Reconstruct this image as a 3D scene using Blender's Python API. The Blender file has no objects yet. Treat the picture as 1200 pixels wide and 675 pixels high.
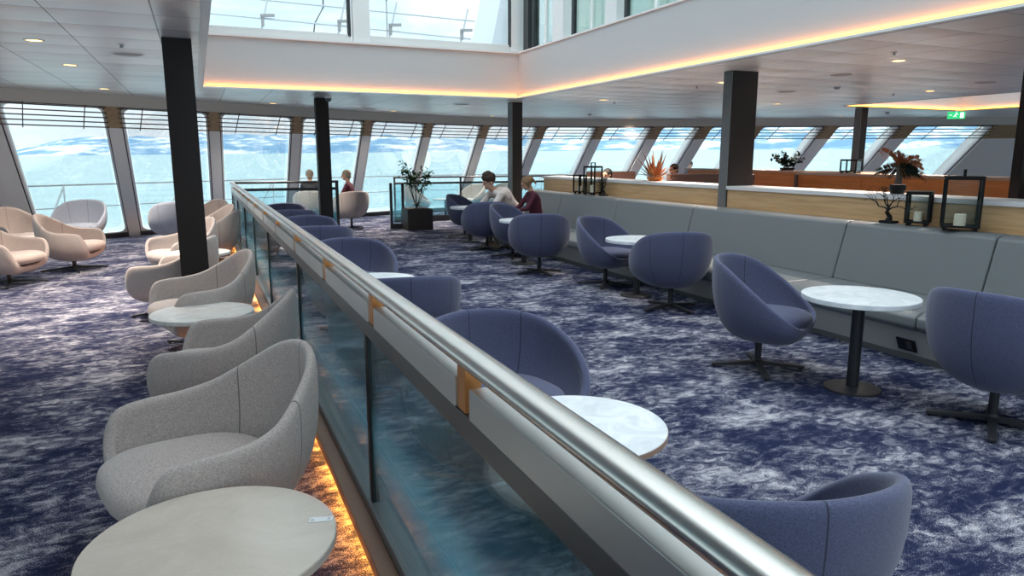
import bpy, bmesh, math, random
from mathutils import Vector, Matrix
random.seed(7)
S = bpy.context.scene
C = S.collection
PI = math.pi

# ------------------------------------------------------------------ camera
F = 832.0
TH = math.atan(153.5 / 832)
YAW = math.atan(370 / 846.)
H = 1.6
cam = bpy.data.objects.new('camera', bpy.data.cameras.new('camera'))
C.objects.link(cam)
cam.location = (0, 0, H)
cam.rotation_euler = (PI / 2 - TH, 0, -YAW)
cam.data.sensor_width = 36
cam.data.lens = F / 1200 * 36
cam.data.clip_end = 20000
S.camera = cam
S.view_settings.view_transform = 'Standard'
S.view_settings.look = 'None'
S.view_settings.gamma = 1
S.view_settings.use_curve_mapping = False
S.view_settings.exposure = 1.3


def at(px, py, z=0.0):
    """the point of the horizontal plane at height z seen at a pixel of the photo"""
    a = (px - 600) / F
    b = -(py - 337.5) / F
    fw = math.cos(TH) + b * math.sin(TH)
    up = -math.sin(TH) + b * math.cos(TH)
    X = fw * math.sin(YAW) + a * math.cos(YAW)
    Y = fw * math.cos(YAW) - a * math.sin(YAW)
    t = (z - H) / up
    return X * t, Y * t


# --------------------------------------------------------------- materials
MATS = {}


def mat(name, col, rough=0.5, metal=0.0, spec=0.5, emit=None, es=0.0, sheen=0.0):
    if name in MATS:
        return MATS[name]
    m = bpy.data.materials.new(name)
    m.use_nodes = True
    b = m.node_tree.nodes['Principled BSDF']
    b.inputs['Base Color'].default_value = (*col, 1)
    b.inputs['Roughness'].default_value = rough
    b.inputs['Metallic'].default_value = metal
    b.inputs['Specular IOR Level'].default_value = spec
    if sheen:
        b.inputs['Sheen Weight'].default_value = sheen
    if emit:
        b.inputs['Emission Color'].default_value = (*emit, 1)
        b.inputs['Emission Strength'].default_value = es
    MATS[name] = m
    return m


class NT:
    """tiny node helper"""
    def __init__(s, m):
        s.nt = m.node_tree
        s.n = s.nt.nodes
        s.l = s.nt.links

    def new(s, t, **kw):
        n = s.n.new(t)
        for k, v in kw.items():
            if k in n.inputs:
                n.inputs[k].default_value = v
            else:
                setattr(n, k, v)
        return n

    def link(s, a, b):
        s.l.new(a, b)

    def noise(s, vec, scale, detail=2, rough=0.5, dist=0.0):
        n = s.new('ShaderNodeTexNoise')
        n.inputs['Scale'].default_value = scale
        n.inputs['Detail'].default_value = detail
        n.inputs['Roughness'].default_value = rough
        n.inputs['Distortion'].default_value = dist
        s.link(vec, n.inputs['Vector'])
        return n.outputs['Fac']

    def mapping(s, src, scale=(1, 1, 1), rot=(0, 0, 0), loc=(0, 0, 0)):
        n = s.new('ShaderNodeMapping')
        n.inputs['Scale'].default_value = scale
        n.inputs['Rotation'].default_value = rot
        n.inputs['Location'].default_value = loc
        s.link(src, n.inputs['Vector'])
        return n.outputs[0]

    def ramp(s, fac, stops):
        r = s.new('ShaderNodeValToRGB')
        e = r.color_ramp.elements
        while len(e) < len(stops):
            e.new(0.5)
        for el, (p, c) in zip(e, stops):
            el.position = p
            el.color = (*c, 1) if len(c) == 3 else c
        s.link(fac, r.inputs[0])
        return r.outputs[0]

    def math(s, op, a, b=0.0):
        n = s.new('ShaderNodeMath', operation=op)
        for i, v in enumerate((a, b)):
            if isinstance(v, (int, float)):
                n.inputs[i].default_value = v
            else:
                s.link(v, n.inputs[i])
        return n.outputs[0]

    def bump(s, h, strength, dist=0.01):
        n = s.new('ShaderNodeBump')
        n.inputs['Strength'].default_value = strength
        n.inputs['Distance'].default_value = dist
        s.link(h, n.inputs['Height'])
        return n.outputs[0]


def lerp(a, b, t):
    return tuple(x + (y - x) * t for x, y in zip(a, b))


def fabric(name, col, var=0.16, scale=420, seam=True):
    m = mat(name, col, 0.95, spec=0.15, sheen=0.25)
    t = NT(m)
    b = m.node_tree.nodes['Principled BSDF']
    tc = t.new('ShaderNodeTexCoord').outputs['Object']
    n1 = t.noise(t.mapping(tc, (1, 1, 0.35)), scale, 2, 0.6)
    n2 = t.noise(t.mapping(tc, (0.35, 0.35, 1.2)), scale * 0.8, 2, 0.6)
    f = t.math('MULTIPLY', t.math('ADD', n1, n2), 0.5)
    dark = tuple(c * (1 - var * 2.2) for c in col)
    lite = tuple(min(1, c * (1 + var * 2.2)) for c in col)
    colr = t.ramp(f, [(0.36, dark), (0.64, lite)])
    if seam:     # sewn seams: one down the middle of the back, one behind each arm
        sep = t.new('ShaderNodeSeparateXYZ')
        t.link(tc, sep.inputs[0])
        ay = t.math('ABSOLUTE', sep.outputs[1])
        d = t.math('ABSOLUTE', t.math('ADD', t.math('MULTIPLY', sep.outputs[0], 0.788), t.math('MULTIPLY', ay, 0.616)))
        d = t.math('MINIMUM', d, ay)
        k = t.math('MULTIPLY', t.math('LESS_THAN', d, 0.0028), t.math('LESS_THAN', sep.outputs[0], -0.05))
        mx = t.new('ShaderNodeMix', data_type='RGBA')
        t.link(k, mx.inputs[0])
        t.link(colr, mx.inputs[6])
        mx.inputs[7].default_value = (*[c * 0.38 for c in col], 1)
        colr = mx.outputs[2]
    t.link(colr, b.inputs['Base Color'])
    t.link(t.bump(f, 0.35, 0.002), b.inputs['Normal'])
    return m


def carpet():
    m = mat('carpet', (0.05, 0.05, 0.13), 1.0, spec=0.05)
    t = NT(m)
    b = m.node_tree.nodes['Principled BSDF']
    tc = t.new('ShaderNodeTexCoord').outputs['Object']
    big = t.noise(t.mapping(tc, (0.9, 1.3, 1), (0, 0, -0.25)), 1.9, 5, 0.62, 0.5)
    mid = t.noise(t.mapping(tc, (0.9, 1.45, 1), (0, 0, -0.15)), 12, 4, 0.68, 0.7)
    fine = t.noise(t.mapping(tc, (1, 1.25, 1)), 150, 3, 1.0)
    f = t.math('ADD', t.math('MULTIPLY', big, 0.95), t.math('MULTIPLY', mid, 0.95))
    f = t.math('ADD', f, t.math('MULTIPLY', fine, 1.6))
    f = t.math('SUBTRACT', f, 1.245)
    col = t.ramp(f, [(0.36, (0.013, 0.018, 0.050)), (0.53, (0.032, 0.038, 0.085)),
                     (0.61, (0.15, 0.155, 0.21)), (0.72, (0.50, 0.49, 0.52))])
    t.link(col, b.inputs['Base Color'])
    t.link(t.bump(fine, 0.5, 0.004), b.inputs['Normal'])
    return m


def ceiling_mat():
    m = mat('ceiling_panels', (0.62, 0.62, 0.62), 0.38, 0.55, spec=0.5)
    t = NT(m)
    b = m.node_tree.nodes['Principled BSDF']
    tc = t.new('ShaderNodeTexCoord').outputs['Object']
    br = t.new('ShaderNodeTexBrick')
    br.offset = 0.0
    br.inputs['Color1'].default_value = (0.80, 0.80, 0.80, 1)
    br.inputs['Color2'].default_value = (0.90, 0.90, 0.90, 1)
    br.inputs['Mortar'].default_value = (0.22, 0.22, 0.22, 1)
    br.inputs['Scale'].default_value = 1.0
    br.inputs['Mortar Size'].default_value = 0.006
    br.inputs['Mortar Smooth'].default_value = 0.3
    br.inputs['Brick Width'].default_value = 0.71
    br.inputs['Row Height'].default_value = 0.66
    t.link(t.mapping(tc, loc=(0.22, 0.36, 0)), br.inputs['Vector'])
    t.link(br.outputs['Color'], b.inputs['Base Color'])
    # each metal panel sags a little from its long joints
    sep = t.new('ShaderNodeSeparateXYZ')
    t.link(tc, sep.inputs[0])
    w = t.math('FRACT', t.math('DIVIDE', t.math('ADD', sep.outputs[1], 0.36), 0.66))
    arch = t.math('MULTIPLY', w, t.math('SUBTRACT', 1.0, w))
    nz = t.noise(tc, 1.7, 1)
    h = t.math('ADD', t.math('MULTIPLY', arch, 4.0), t.math('MULTIPLY', nz, 2.0))
    t.link(t.bump(h, 0.8, 0.02), b.inputs['Normal'])
    return m


def wood(name, c1, c2, along='y', rough=0.45):
    m = mat(name, c1, rough)
    t = NT(m)
    b = m.node_tree.nodes['Principled BSDF']
    tc = t.new('ShaderNodeTexCoord').outputs['Object']
    sc = (18, 0.9, 18) if along == 'y' else (0.9, 18, 18)
    n = t.noise(t.mapping(tc, sc), 1.6, 5, 0.6, 0.4)
    t.link(t.ramp(n, [(0.3, c1), (0.7, c2)]), b.inputs['Base Color'])
    return m


def marble(name, c1, c2, rough=0.3, scale=6.0):
    m = mat(name, c1, rough)
    t = NT(m)
    b = m.node_tree.nodes['Principled BSDF']
    tc = t.new('ShaderNodeTexCoord').outputs['Object']
    n = t.noise(tc, scale, 6, 0.65, 1.2)
    n2 = t.noise(tc, 160, 2)
    f = t.math('ADD', n, t.math('MULTIPLY', t.math('SUBTRACT', n2, 0.5), 0.25))
    t.link(t.ramp(f, [(0.35, c1), (0.7, c2)]), b.inputs['Base Color'])
    return m


def leather(name, col, rough=0.42):
    m = mat(name, col, rough)
    t = NT(m)
    b = m.node_tree.nodes['Principled BSDF']
    tc = t.new('ShaderNodeTexCoord').outputs['Object']
    t.link(t.bump(t.noise(tc, 260, 3, 0.6), 0.12, 0.002), b.inputs['Normal'])
    return m


def glass(name, tint=(0.96, 0.985, 0.98), refl=0.06, film=False):
    m = bpy.data.materials.new(name)
    m.use_nodes = True
    t = NT(m)
    t.n.clear()
    out = t.new('ShaderNodeOutputMaterial')
    tr = t.new('ShaderNodeBsdfTransparent')
    tr.inputs[0].default_value = (*tint, 1)
    gl = t.new('ShaderNodeBsdfGlossy')
    gl.inputs['Roughness'].default_value = 0.02
    fr = t.new('ShaderNodeFresnel')
    fr.inputs[0].default_value = 1.45
    mx = t.new('ShaderNodeMixShader')
    t.link(t.math('MULTIPLY', fr.outputs[0], refl * 12), mx.inputs[0])
    t.link(tr.outputs[0], mx.inputs[1])
    t.link(gl.outputs[0], mx.inputs[2])
    last = mx.outputs[0]
    if film:   # soft cyan band of frosted film on the balustrade glass
        tc = t.new('ShaderNodeNewGeometry').outputs['Position']
        sep = t.new('ShaderNodeSeparateXYZ')
        t.link(tc, sep.inputs[0])
        band = t.ramp(sep.outputs[2], [(0.18, (0.02,) * 3), (0.42, (0.30,) * 3), (0.60, (0.05,) * 3), (0.9, (0.015,) * 3)])
        df = t.new('ShaderNodeBsdfDiffuse')
        df.inputs[0].default_value = (0.32, 0.76, 0.92, 1)
        tl = t.new('ShaderNodeBsdfTranslucent')
        tl.inputs[0].default_value = (0.32, 0.76, 0.92, 1)
        m1 = t.new('ShaderNodeMixShader')
        m1.inputs[0].default_value = 0.5
        t.link(df.outputs[0], m1.inputs[1])
        t.link(tl.outputs[0], m1.inputs[2])
        m2 = t.new('ShaderNodeMixShader')
        t.link(band, m2.inputs[0])
        t.link(last, m2.inputs[1])
        t.link(m1.outputs[0], m2.inputs[2])
        last = m2.outputs[0]
    t.link(last, out.inputs[0])
    MATS[name] = m
    return m


M_carpet = carpet()
M_ceil = ceiling_mat()
M_blue = fabric('blue_fabric', (0.075, 0.083, 0.150))
CUSH = {}
M_grey = fabric('greige_fabric', (0.41, 0.355, 0.335))
M_bluelitgrey = fabric('blue_lit_grey_fabric', (0.30, 0.33, 0.40))  # grey fabric with the bluish light put into its colour
M_base = mat('black_powdercoat', (0.018, 0.018, 0.022), 0.45)
M_marble = marble('white_marble', (0.62, 0.66, 0.70), (0.86, 0.89, 0.92))
M_edge = mat('table_edge_wood', (0.36, 0.23, 0.17), 0.5)
M_stone = marble('beige_stone', (0.56, 0.48, 0.41), (0.65, 0.57, 0.50), 0.22, 3.0)
M_steel = mat('brushed_steel', (0.62, 0.61, 0.58), 0.27, 1.0)
M_steel2 = mat('satin_steel_band', (0.55, 0.55, 0.54), 0.42, 0.9)
M_gunmetal = mat('gunmetal', (0.13, 0.13, 0.135), 0.4, 0.7)
M_shoe2 = mat('grey_glass_shoe', (0.20, 0.21, 0.22), 0.4, 0.5)
M_darkbacklit = mat('dark_and_backlit_rail', (0.035, 0.035, 0.04), 0.4, 0.3)  # dark frames, and steel rails with their backlit shade put into the colour
M_copper = mat('copper', (0.62, 0.27, 0.09), 0.35, 0.8)
M_kerb = mat('bronze_kerb', (0.30, 0.17, 0.12), 0.4, 0.5)
M_glass = glass('window_glass', (0.97, 0.99, 0.99), 0.03)
M_rglass = glass('rail_glass', (0.85, 0.95, 0.97), 0.06, True)
M_lglass = glass('lantern_glass', (0.95, 0.97, 0.97), 0.02)
M_uglass = glass('upper_glass', (0.90, 0.97, 0.95), 0.03)
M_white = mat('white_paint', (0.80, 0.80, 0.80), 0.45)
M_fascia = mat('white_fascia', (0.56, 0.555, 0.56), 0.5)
M_frame = mat('light_grey_frame', (0.85, 0.87, 0.87), 0.45)
M_post = mat('grey_post', (0.76, 0.77, 0.76), 0.5)
M_wall = mat('wall_grey', (0.52, 0.51, 0.47), 0.55)
M_gasket = mat('dark_gasket', (0.03, 0.035, 0.04), 0.5)
M_posttop = wood('tan_post_top', (0.25, 0.17, 0.09), (0.40, 0.29, 0.17), 'x')
M_slat = mat('brown_slat', (0.10, 0.07, 0.055), 0.5)
M_column = mat('dark_column', (0.022, 0.018, 0.018), 0.6, spec=0.2)
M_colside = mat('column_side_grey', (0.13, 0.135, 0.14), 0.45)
M_leather = leather('grey_leather', (0.155, 0.170, 0.180))
M_plinth = mat('plinth_grey', (0.42, 0.41, 0.39), 0.55)
M_oak = wood('oak_veneer', (0.44, 0.27, 0.13), (0.62, 0.42, 0.23))
M_top = mat('pale_counter_top', (0.72, 0.72, 0.73), 0.35)
M_orange = wood('orange_lit_wood', (0.60, 0.19, 0.035), (0.78, 0.28, 0.07))  # orange light on the far partitions is put into the wood colour
M_brown = leather('brown_leather', (0.20, 0.10, 0.07))
M_planter = mat('planter_brown', (0.035, 0.028, 0.025), 0.5)
M_leaf = mat('leaf_green', (0.035, 0.075, 0.03), 0.9, spec=0.1)
M_leafdark = mat('leaf_dark', (0.012, 0.02, 0.014), 0.9, spec=0.1)
M_bark = mat('bark', (0.06, 0.045, 0.035), 0.8)
M_rust = mat('rust_leaf', (0.28, 0.085, 0.025), 0.6)
M_rustlight = mat('rust_leaf_light', (0.42, 0.22, 0.09), 0.6)
M_iron = mat('black_iron', (0.010, 0.010, 0.011), 0.6, spec=0.15)
M_candle = mat('ivory_wax', (0.85, 0.76, 0.60), 0.6)
M_warm = mat('warm_lens', (1, 0.7, 0.3), 0.4, emit=(1.0, 0.60, 0.18), es=2.2)
M_led = mat('amber_led', (1, 0.5, 0.1), 0.4, emit=(1.0, 0.42, 0.05), es=2.2)
M_ledside = mat('amber_led_short', (1, 0.5, 0.1), 0.4, emit=(1.0, 0.38, 0.08), es=2.6)
M_fix = mat('fixture_grey', (0.33, 0.33, 0.34), 0.5)
M_black = mat('black_plastic', (0.01, 0.01, 0.01), 0.4)
M_green = mat('exit_green', (0.02, 0.45, 0.16), 0.5, emit=(0.02, 0.55, 0.16), es=0.32)
M_exitw = mat('exit_white', (0.9, 0.95, 0.9), 0.5, emit=(0.9, 1, 0.92), es=0.4)


# ---------------------------------------------------------- mesh utilities
class MB:
    def __init__(s):
        s.bm = bmesh.new()

    def box(s, x0, x1, y0, y1, z0, z1, rot=0, origin=None):
        vs = [Vector((x, y, z)) for x in (x0, x1) for y in (y0, y1) for z in (z0, z1)]
        if rot:
            o = Vector(origin) if origin else Vector(((x0 + x1) / 2, (y0 + y1) / 2, 0))
            R = Matrix.Rotation(rot, 3, 'Z')
            vs = [R @ (v - o) + o for v in vs]
        v = [s.bm.verts.new(p) for p in vs]
        for f in ((0, 1, 3, 2), (4, 6, 7, 5), (0, 4, 5, 1), (2, 3, 7, 6), (0, 2, 6, 4), (1, 5, 7, 3)):
            s.bm.faces.new([v[i] for i in f])
        return s

    def hexa(s, a, b):
        """solid between two quads a[0..3] and b[0..3]"""
        va = [s.bm.verts.new(p) for p in a]
        vb = [s.bm.verts.new(p) for p in b]
        s.bm.faces.new(va[::-1])
        s.bm.faces.new(vb)
        n = len(a)
        for i in range(n):
            j = (i + 1) % n
            s.bm.faces.new((va[i], va[j], vb[j], vb[i]))
        return s

    def bar(s, p, q, w=0.02, h=None, up=(0, 0, 1)):
        p, q = Vector(p), Vector(q)
        d = (q - p).normalized()
        u = Vector(up)
        if abs(d.dot(u)) > 0.98:
            u = Vector((0, 1, 0))
        x = d.cross(u).normalized()
        y = x.cross(d).normalized()
        h = h or w
        o = [x * w / 2 * a + y * h / 2 * b for a, b in ((-1, -1), (1, -1), (1, 1), (-1, 1))]
        return s.hexa([p + k for k in o], [q + k for k in o])

    def cyl(s, p, q, r1, r2=None, n=20, cap=True):
        r2 = r1 if r2 is None else r2
        p, q = Vector(p), Vector(q)
        d = (q - p).normalized()
        u = Vector((0, 0, 1)) if abs(d.z) < 0.95 else Vector((0, 1, 0))
        x = d.cross(u).normalized()
        y = x.cross(d).normalized()
        A = [s.bm.verts.new(p + (x * math.cos(2 * PI * i / n) + y * math.sin(2 * PI * i / n)) * r1) for i in range(n)]
        B = [s.bm.verts.new(q + (x * math.cos(2 * PI * i / n) + y * math.sin(2 * PI * i / n)) * r2) for i in range(n)]
        for i in range(n):
            j = (i + 1) % n
            s.bm.faces.new((A[i], A[j], B[j], B[i]))
        if cap:
            s.bm.faces.new(A[::-1])
            s.bm.faces.new(B)
        return s

    def lathe(s, prof, c=(0, 0, 0), n=48):
        """prof: list of (r, z)"""
        c = Vector(c)
        rings = []
        for r, z in prof:
            if r < 1e-5:
                rings.append([s.bm.verts.new(c + Vector((0, 0, z)))])
            else:
                rings.append([s.bm.verts.new(c + Vector((r * math.cos(2 * PI * i / n), r * math.sin(2 * PI * i / n), z))) for i in range(n)])
        for a, b in zip(rings, rings[1:]):
            for i in range(n):
                j = (i + 1) % n
                if len(a) == 1 and len(b) == 1:
                    continue
                if len(a) == 1:
                    s.bm.faces.new((a[0], b[j], b[i]))
                elif len(b) == 1:
                    s.bm.faces.new((a[i], a[j], b[0]))
                else:
                    s.bm.faces.new((a[i], a[j], b[j], b[i]))
        return s

    def tube(s, pts, r, n=8, rr=None, ell=None):
        """tube along points; rr radii list; ell=(a,b) elliptic section with b vertical"""
        pts = [Vector(p) for p in pts]
        rings = []
        for k, p in enumerate(pts):
            a = pts[max(0, k - 1)]
            b = pts[min(len(pts) - 1, k + 1)]
            d = (b - a).normalized()
            u = Vector((0, 0, 1)) if abs(d.z) < 0.95 else Vector((0, 1, 0))
            x = d.cross(u).normalized()
            y = x.cross(d).normalized()
            ra, rb = ell if ell else ((rr[k], rr[k]) if rr else (r, r))
            rings.append([s.bm.verts.new(p + x * math.cos(2 * PI * i / n) * ra + y * math.sin(2 * PI * i / n) * rb) for i in range(n)])
        for A, B in zip(rings, rings[1:]):
            for i in range(n):
                j = (i + 1) % n
                s.bm.faces.new((A[i], A[j], B[j], B[i]))
        s.bm.faces.new(rings[0][::-1])
        s.bm.faces.new(rings[-1])
        return s

    def ball(s, c, r, seg=12, sc=(1, 1, 1), R=None):
        mtx = Matrix.Translation(Vector(c))
        if R is not None:
            mtx = mtx @ R.to_4x4()
        mtx = mtx @ Matrix.Diagonal((r * sc[0], r * sc[1], r * sc[2], 1))
        bmesh.ops.create_uvsphere(s.bm, u_segments=seg, v_segments=max(6, seg * 2 // 3), radius=1, matrix=mtx)
        return s

    def capsule(s, p, q, r1, r2):
        s.ball(p, r1)
        s.ball(q, r2)
        s.cyl(p, q, r1, r2, 12)
        return s

    def prism(s, poly, axis, a, b):
        """poly of 2D points extruded on axis ('y': poly in x,z ; 'z': poly in x,y ; 'x': poly in y,z)"""
        def P(u, v, w):
            return {'y': (u, w, v), 'z': (u, v, w), 'x': (w, u, v)}[axis]
        return s.hexa([P(u, v, a) for u, v in poly], [P(u, v, b) for u, v in poly])

    def build(s, name, m, parent=None, smooth=False, bevel=0.0, seg=2, loc=None):
        bmesh.ops.recalc_face_normals(s.bm, faces=s.bm.faces[:])
        me = bpy.data.meshes.new(name)
        s.bm.to_mesh(me)
        s.bm.free()
        me.materials.append(m)
        if smooth:
            for p in me.polygons:
                p.use_smooth = True
        o = bpy.data.objects.new(name, me)
        C.objects.link(o)
        if parent:
            o.parent = parent
        if loc:
            o.location = loc
        if bevel:
            b = o.modifiers.new('bevel', 'BEVEL')
            b.width = bevel
            b.segments = seg
            b.limit_method = 'ANGLE'
            for p in me.polygons:
                p.use_smooth = True
            wn = o.modifiers.new('wn', 'WEIGHTED_NORMAL')
        elif smooth == 'auto':
            e = o.modifiers.new('es', 'EDGE_SPLIT')
            e.split_angle = 0.6
        return o


def tag(o, label=None, cat=None, group=None, kind=None):
    if label:
        o['label'] = label
    if cat:
        o['category'] = cat
    if group:
        o['group'] = group
    if kind:
        o['kind'] = kind
    return o


def empty(name, loc=(0, 0, 0), rz=0.0):
    o = bpy.data.objects.new(name, None)
    C.objects.link(o)
    o.location = loc
    o.rotation_euler = (0, 0, rz)
    return o


def struct(o, label=None):
    o['kind'] = 'structure'
    if label:
        o['label'] = label
    return o


def dup(root, loc, rz, label, group=None, matswap=None):
    def cp(o, par):
        c = o.copy()
        C.objects.link(c)
        c.parent = par
        for ch in o.children:
            cp(ch, c)
        return c
    r = cp(root, None)
    r.location = loc
    r.rotation_euler = (0, 0, rz)
    r['label'] = label
    if group:
        r['group'] = group
    return r


# ------------------------------------------------------------ room surfaces
LEAN = 0.92


def Ytop(x):           # plan curve of the bow front at z = 2.45
    return 18.55 - 0.62 * (math.sqrt((x - 8) ** 2 + 9) - 3)


def front(x, z, off=0.0):
    """point of the leaning bow front at height z on the curve, moved inboard by off"""
    return Vector((x, Ytop(x) + LEAN * (2.45 - z) - off, z))


CZ = 2.65
AX0, AX1, AY1 = 0.16, 5.4, 12.05        # first well in the ceiling
BX0, BX1, BY0, BY1 = 12.5, 16.1, 5.0, 11.2   # second well

# floor
b = MB()
xs = [-9 + i * 1.0 for i in range(35)]
pts = [Vector((x, Ytop(x) + LEAN * 2.45 + 0.25, 0)) for x in xs]
for i in range(len(xs) - 1):
    b.hexa([(xs[i], -4, -0.12), (xs[i + 1], -4, -0.12), (pts[i + 1].x, pts[i + 1].y, -0.12), (pts[i].x, pts[i].y, -0.12)],
           [(xs[i], -4, 0), (xs[i + 1], -4, 0), (pts[i + 1].x, pts[i + 1].y, 0), (pts[i].x, pts[i].y, 0)])
bmesh.ops.remove_doubles(b.bm, verts=b.bm.verts[:], dist=1e-4)
struct(b.build('floor', M_carpet), 'navy carpet with pale scattered flecks')

# ceiling with two wells, front edge on the curve
b = MB()
strips = sorted(set(xs + [AX0, AX1, BX0, BX1]))


def slab(x0, x1, ya, yb):
    b.hexa([(x0, ya[0], CZ), (x1, ya[1], CZ), (x1, yb[1], CZ), (x0, yb[0], CZ)],
           [(x0, ya[0], CZ + 0.1), (x1, ya[1], CZ + 0.1), (x1, yb[1], CZ + 0.1), (x0, yb[0], CZ + 0.1)])


for x0, x1 in zip(strips, strips[1:]):
    xm = (x0 + x1) / 2
    e = (Ytop(x0), Ytop(x1))
    if AX0 < xm < AX1:
        slab(x0, x1, (AY1, AY1), e)
        slab(x0, x1, (-4, -4), (-3, -3))
    elif BX0 < xm < BX1:
        slab(x0, x1, (BY1, BY1), e)
        slab(x0, x1, (-4, -4), (BY0, BY0))
    else:
        slab(x0, x1, (-4, -4), e)
bmesh.ops.remove_doubles(b.bm, verts=b.bm.verts[:], dist=1e-4)
struct(b.build('ceiling', M_ceil), 'pale grey metal panel ceiling')

# bulkhead band over the windows
b = MB()
for x0, x1 in zip(xs, xs[1:]):
    a0, a1 = Ytop(x0) - 0.16, Ytop(x1) - 0.16
    b.hexa([(x0, a0, 2.45), (x1, a1, 2.45), (x1, a1 + 0.3, 2.45), (x0, a0 + 0.3, 2.45)],
           [(x0, a0, CZ), (x1, a1, CZ), (x1, a1 + 0.3, CZ), (x0, a0 + 0.3, CZ)])
bmesh.ops.remove_doubles(b.bm, verts=b.bm.verts[:], dist=1e-4)
struct(b.build('wall_bulkhead', M_wall), 'beige bulkhead band above the bow windows')

# posts and windows -------------------------------------------------------
# (left edge x, right edge x) of each post at the top of the front
POSTS = [(-6.6, -5.9), (-3.55, -2.72), (-1.42, -1.12), (0.22, 0.52), (1.90, 2.20), (3.62, 3.92), (5.36, 5.66), (7.10, 7.40), (8.80, 9.10),
         (10.42, 10.72), (11.85, 12.17), (13.05, 13.38), (14.25, 14.6), (15.98, 16.35), (17.7, 18.1), (19.75, 21.6), (23.4, 23.8)]


def strip_solid(x0, x1, z0, z1, o0, o1):
    """solid patch of the leaning front between x0..x1, z0..z1 and inboard offsets o0..o1"""
    A = [front(x0, z0, o0), front(x1, z0, o0), front(x1, z0, o1), front(x0, z0, o1)]
    B_ = [front(x0, z1, o0), front(x1, z1, o0), front(x1, z1, o1), front(x0, z1, o1)]
    return A, B_


POSTS = [(a + 0.05, c - 0.05) for a, c in POSTS]
for k, (x0, x1) in enumerate(POSTS):
    b = MB()
    b.hexa(*strip_solid(x0, x1, 0, 2.45, -0.02, 0.16))
    p = struct(b.build('trim_%d' % (k + 1), M_post), 'grey leaning post between bow windows')
    b = MB()
    b.hexa(*strip_solid(x0 - 0.012, x1 + 0.012, 2.10, 2.45, 0.10, 0.175))
    b.build('post_top', M_posttop, p)  # tan brown upper section of each post
    b = MB()
    b.hexa(*strip_solid(x0 + 0.02, x1 - 0.02, 0, 2.45, -0.36, -0.03))
    b.build('outer_reveal', M_frame, p)

for k in range(len(POSTS) - 1):
    x0, x1 = POSTS[k][1], POSTS[k + 1][0]
    w = struct(empty('window_%d' % (k + 1)), 'leaning bow window, bay %d' % (k + 1))
    # frame: rounded rectangle ring on the leaning plane
    P0, P1, P2, P3 = front(x0, 0.0), front(x1, 0.0), front(x1, 2.45), front(x0, 2.45)

    def bil(u, v, off):
        a = P0.lerp(P1, u)
        c = P3.lerp(P2, u)
        q = a.lerp(c, v)
        return q + Vector((0, -off, 0))
    Wd, Hd = (P1 - P0).length, (P3 - P0).length

    def ring(mx, mz0, mz1, r, n=6):
        out = []
        cs = [((mx + r), (mz0 + r), PI), ((Wd - mx - r), (mz0 + r), 1.5 * PI), ((Wd - mx - r), (Hd - mz1 - r), 0), ((mx + r), (Hd - mz1 - r), 0.5 * PI)]
        for cx, cz, a0 in cs:
            for i in range(n + 1):
                a = a0 + i / n * PI / 2
                out.append((cx + r * math.cos(a), cz + r * math.sin(a)))
        return [(u / Wd, v / Hd) for u, v in out]

    def ringsolid(outer, inner, o0, o1, m, name):
        bb = MB()
        n = len(outer)
        V = [[bb.bm.verts.new(bil(u, v, o)) for u, v in R] for R, o in ((outer, o0), (inner, o0), (inner, o1), (outer, o1))]
        for i in range(n):
            j = (i + 1) % n
            for a, c in ((0, 1), (1, 2), (2, 3), (3, 0)):
                bb.bm.faces.new((V[a][i], V[a][j], V[c][j], V[c][i]))
        return bb.build(name, m, w)
    ringsolid(ring(0, 0, 0, 0.004), ring(0.06, 0.16, 0.03, 0.14), -0.06, 0.10, M_frame, 'window_frame')
    ringsolid(ring(0.0, 0.02, 0.0, 0.02), ring(0.022, 0.05, 0.015, 0.1), -0.03, 0.104, M_gasket, 'gasket')
    b = MB()
    R = ring(0.08, 0.165, 0.035, 0.13)
    b.hexa([bil(u, v, -0.005) for u, v in R], [bil(u, v, 0.005) for u, v in R])
    b.build('glass_pane', M_glass, w)
    b = MB()
    b.hexa(*strip_solid(x0, x1, 0.0, 0.10, 0.10, 0.18))
    b.build('window_sill', M_gunmetal, w)
    # louvre rack of five bars in front of the top of the glass
    if 0 < k < 15:
        rk = tag(empty('window_louvre'), 'brown five bar louvre rack across the top of bow window %d from the left' % k, 'louvre', 'louvre racks of the bow windows')
        for j in range(5):
            z = 2.42 - j * 0.078
            MB().bar(front(x0 - 0.02, z, 0.20), front(x1 + 0.02, z, 0.20), 0.014, 0.02).build('bar', M_slat, rk)
        for u in (0.22, 0.78):
            x = x0 + (x1 - x0) * u
            MB().bar(front(x + 0.05, 2.45, 0.22), front(x - 0.04, 2.07, 0.22), 0.014).build('tie', M_slat, rk)

# white fascias round the first well (z 2.65 to 3.42) and their windows
FZ = 3.42
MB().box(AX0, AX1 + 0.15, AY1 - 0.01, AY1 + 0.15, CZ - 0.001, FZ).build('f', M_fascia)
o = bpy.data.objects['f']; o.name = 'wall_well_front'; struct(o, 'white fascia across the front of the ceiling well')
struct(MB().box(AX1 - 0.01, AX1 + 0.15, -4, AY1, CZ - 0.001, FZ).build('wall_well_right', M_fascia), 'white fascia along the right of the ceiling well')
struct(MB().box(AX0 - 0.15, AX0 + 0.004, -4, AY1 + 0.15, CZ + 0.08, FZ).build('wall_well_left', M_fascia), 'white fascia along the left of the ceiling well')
struct(MB().box(AX0 - 0.06, AX0 + 0.008, -4, AY1 + 0.02, CZ - 0.03, CZ + 0.1).build('trim_40', M_frame), 'pale metal trim on the left edge of the ceiling well')
struct(MB().box(AX0, AX1, AY1 - 0.05, AY1, FZ - 0.02, FZ + 0.015).build('trim_41', M_white), 'white cap line on the front fascia')
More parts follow.
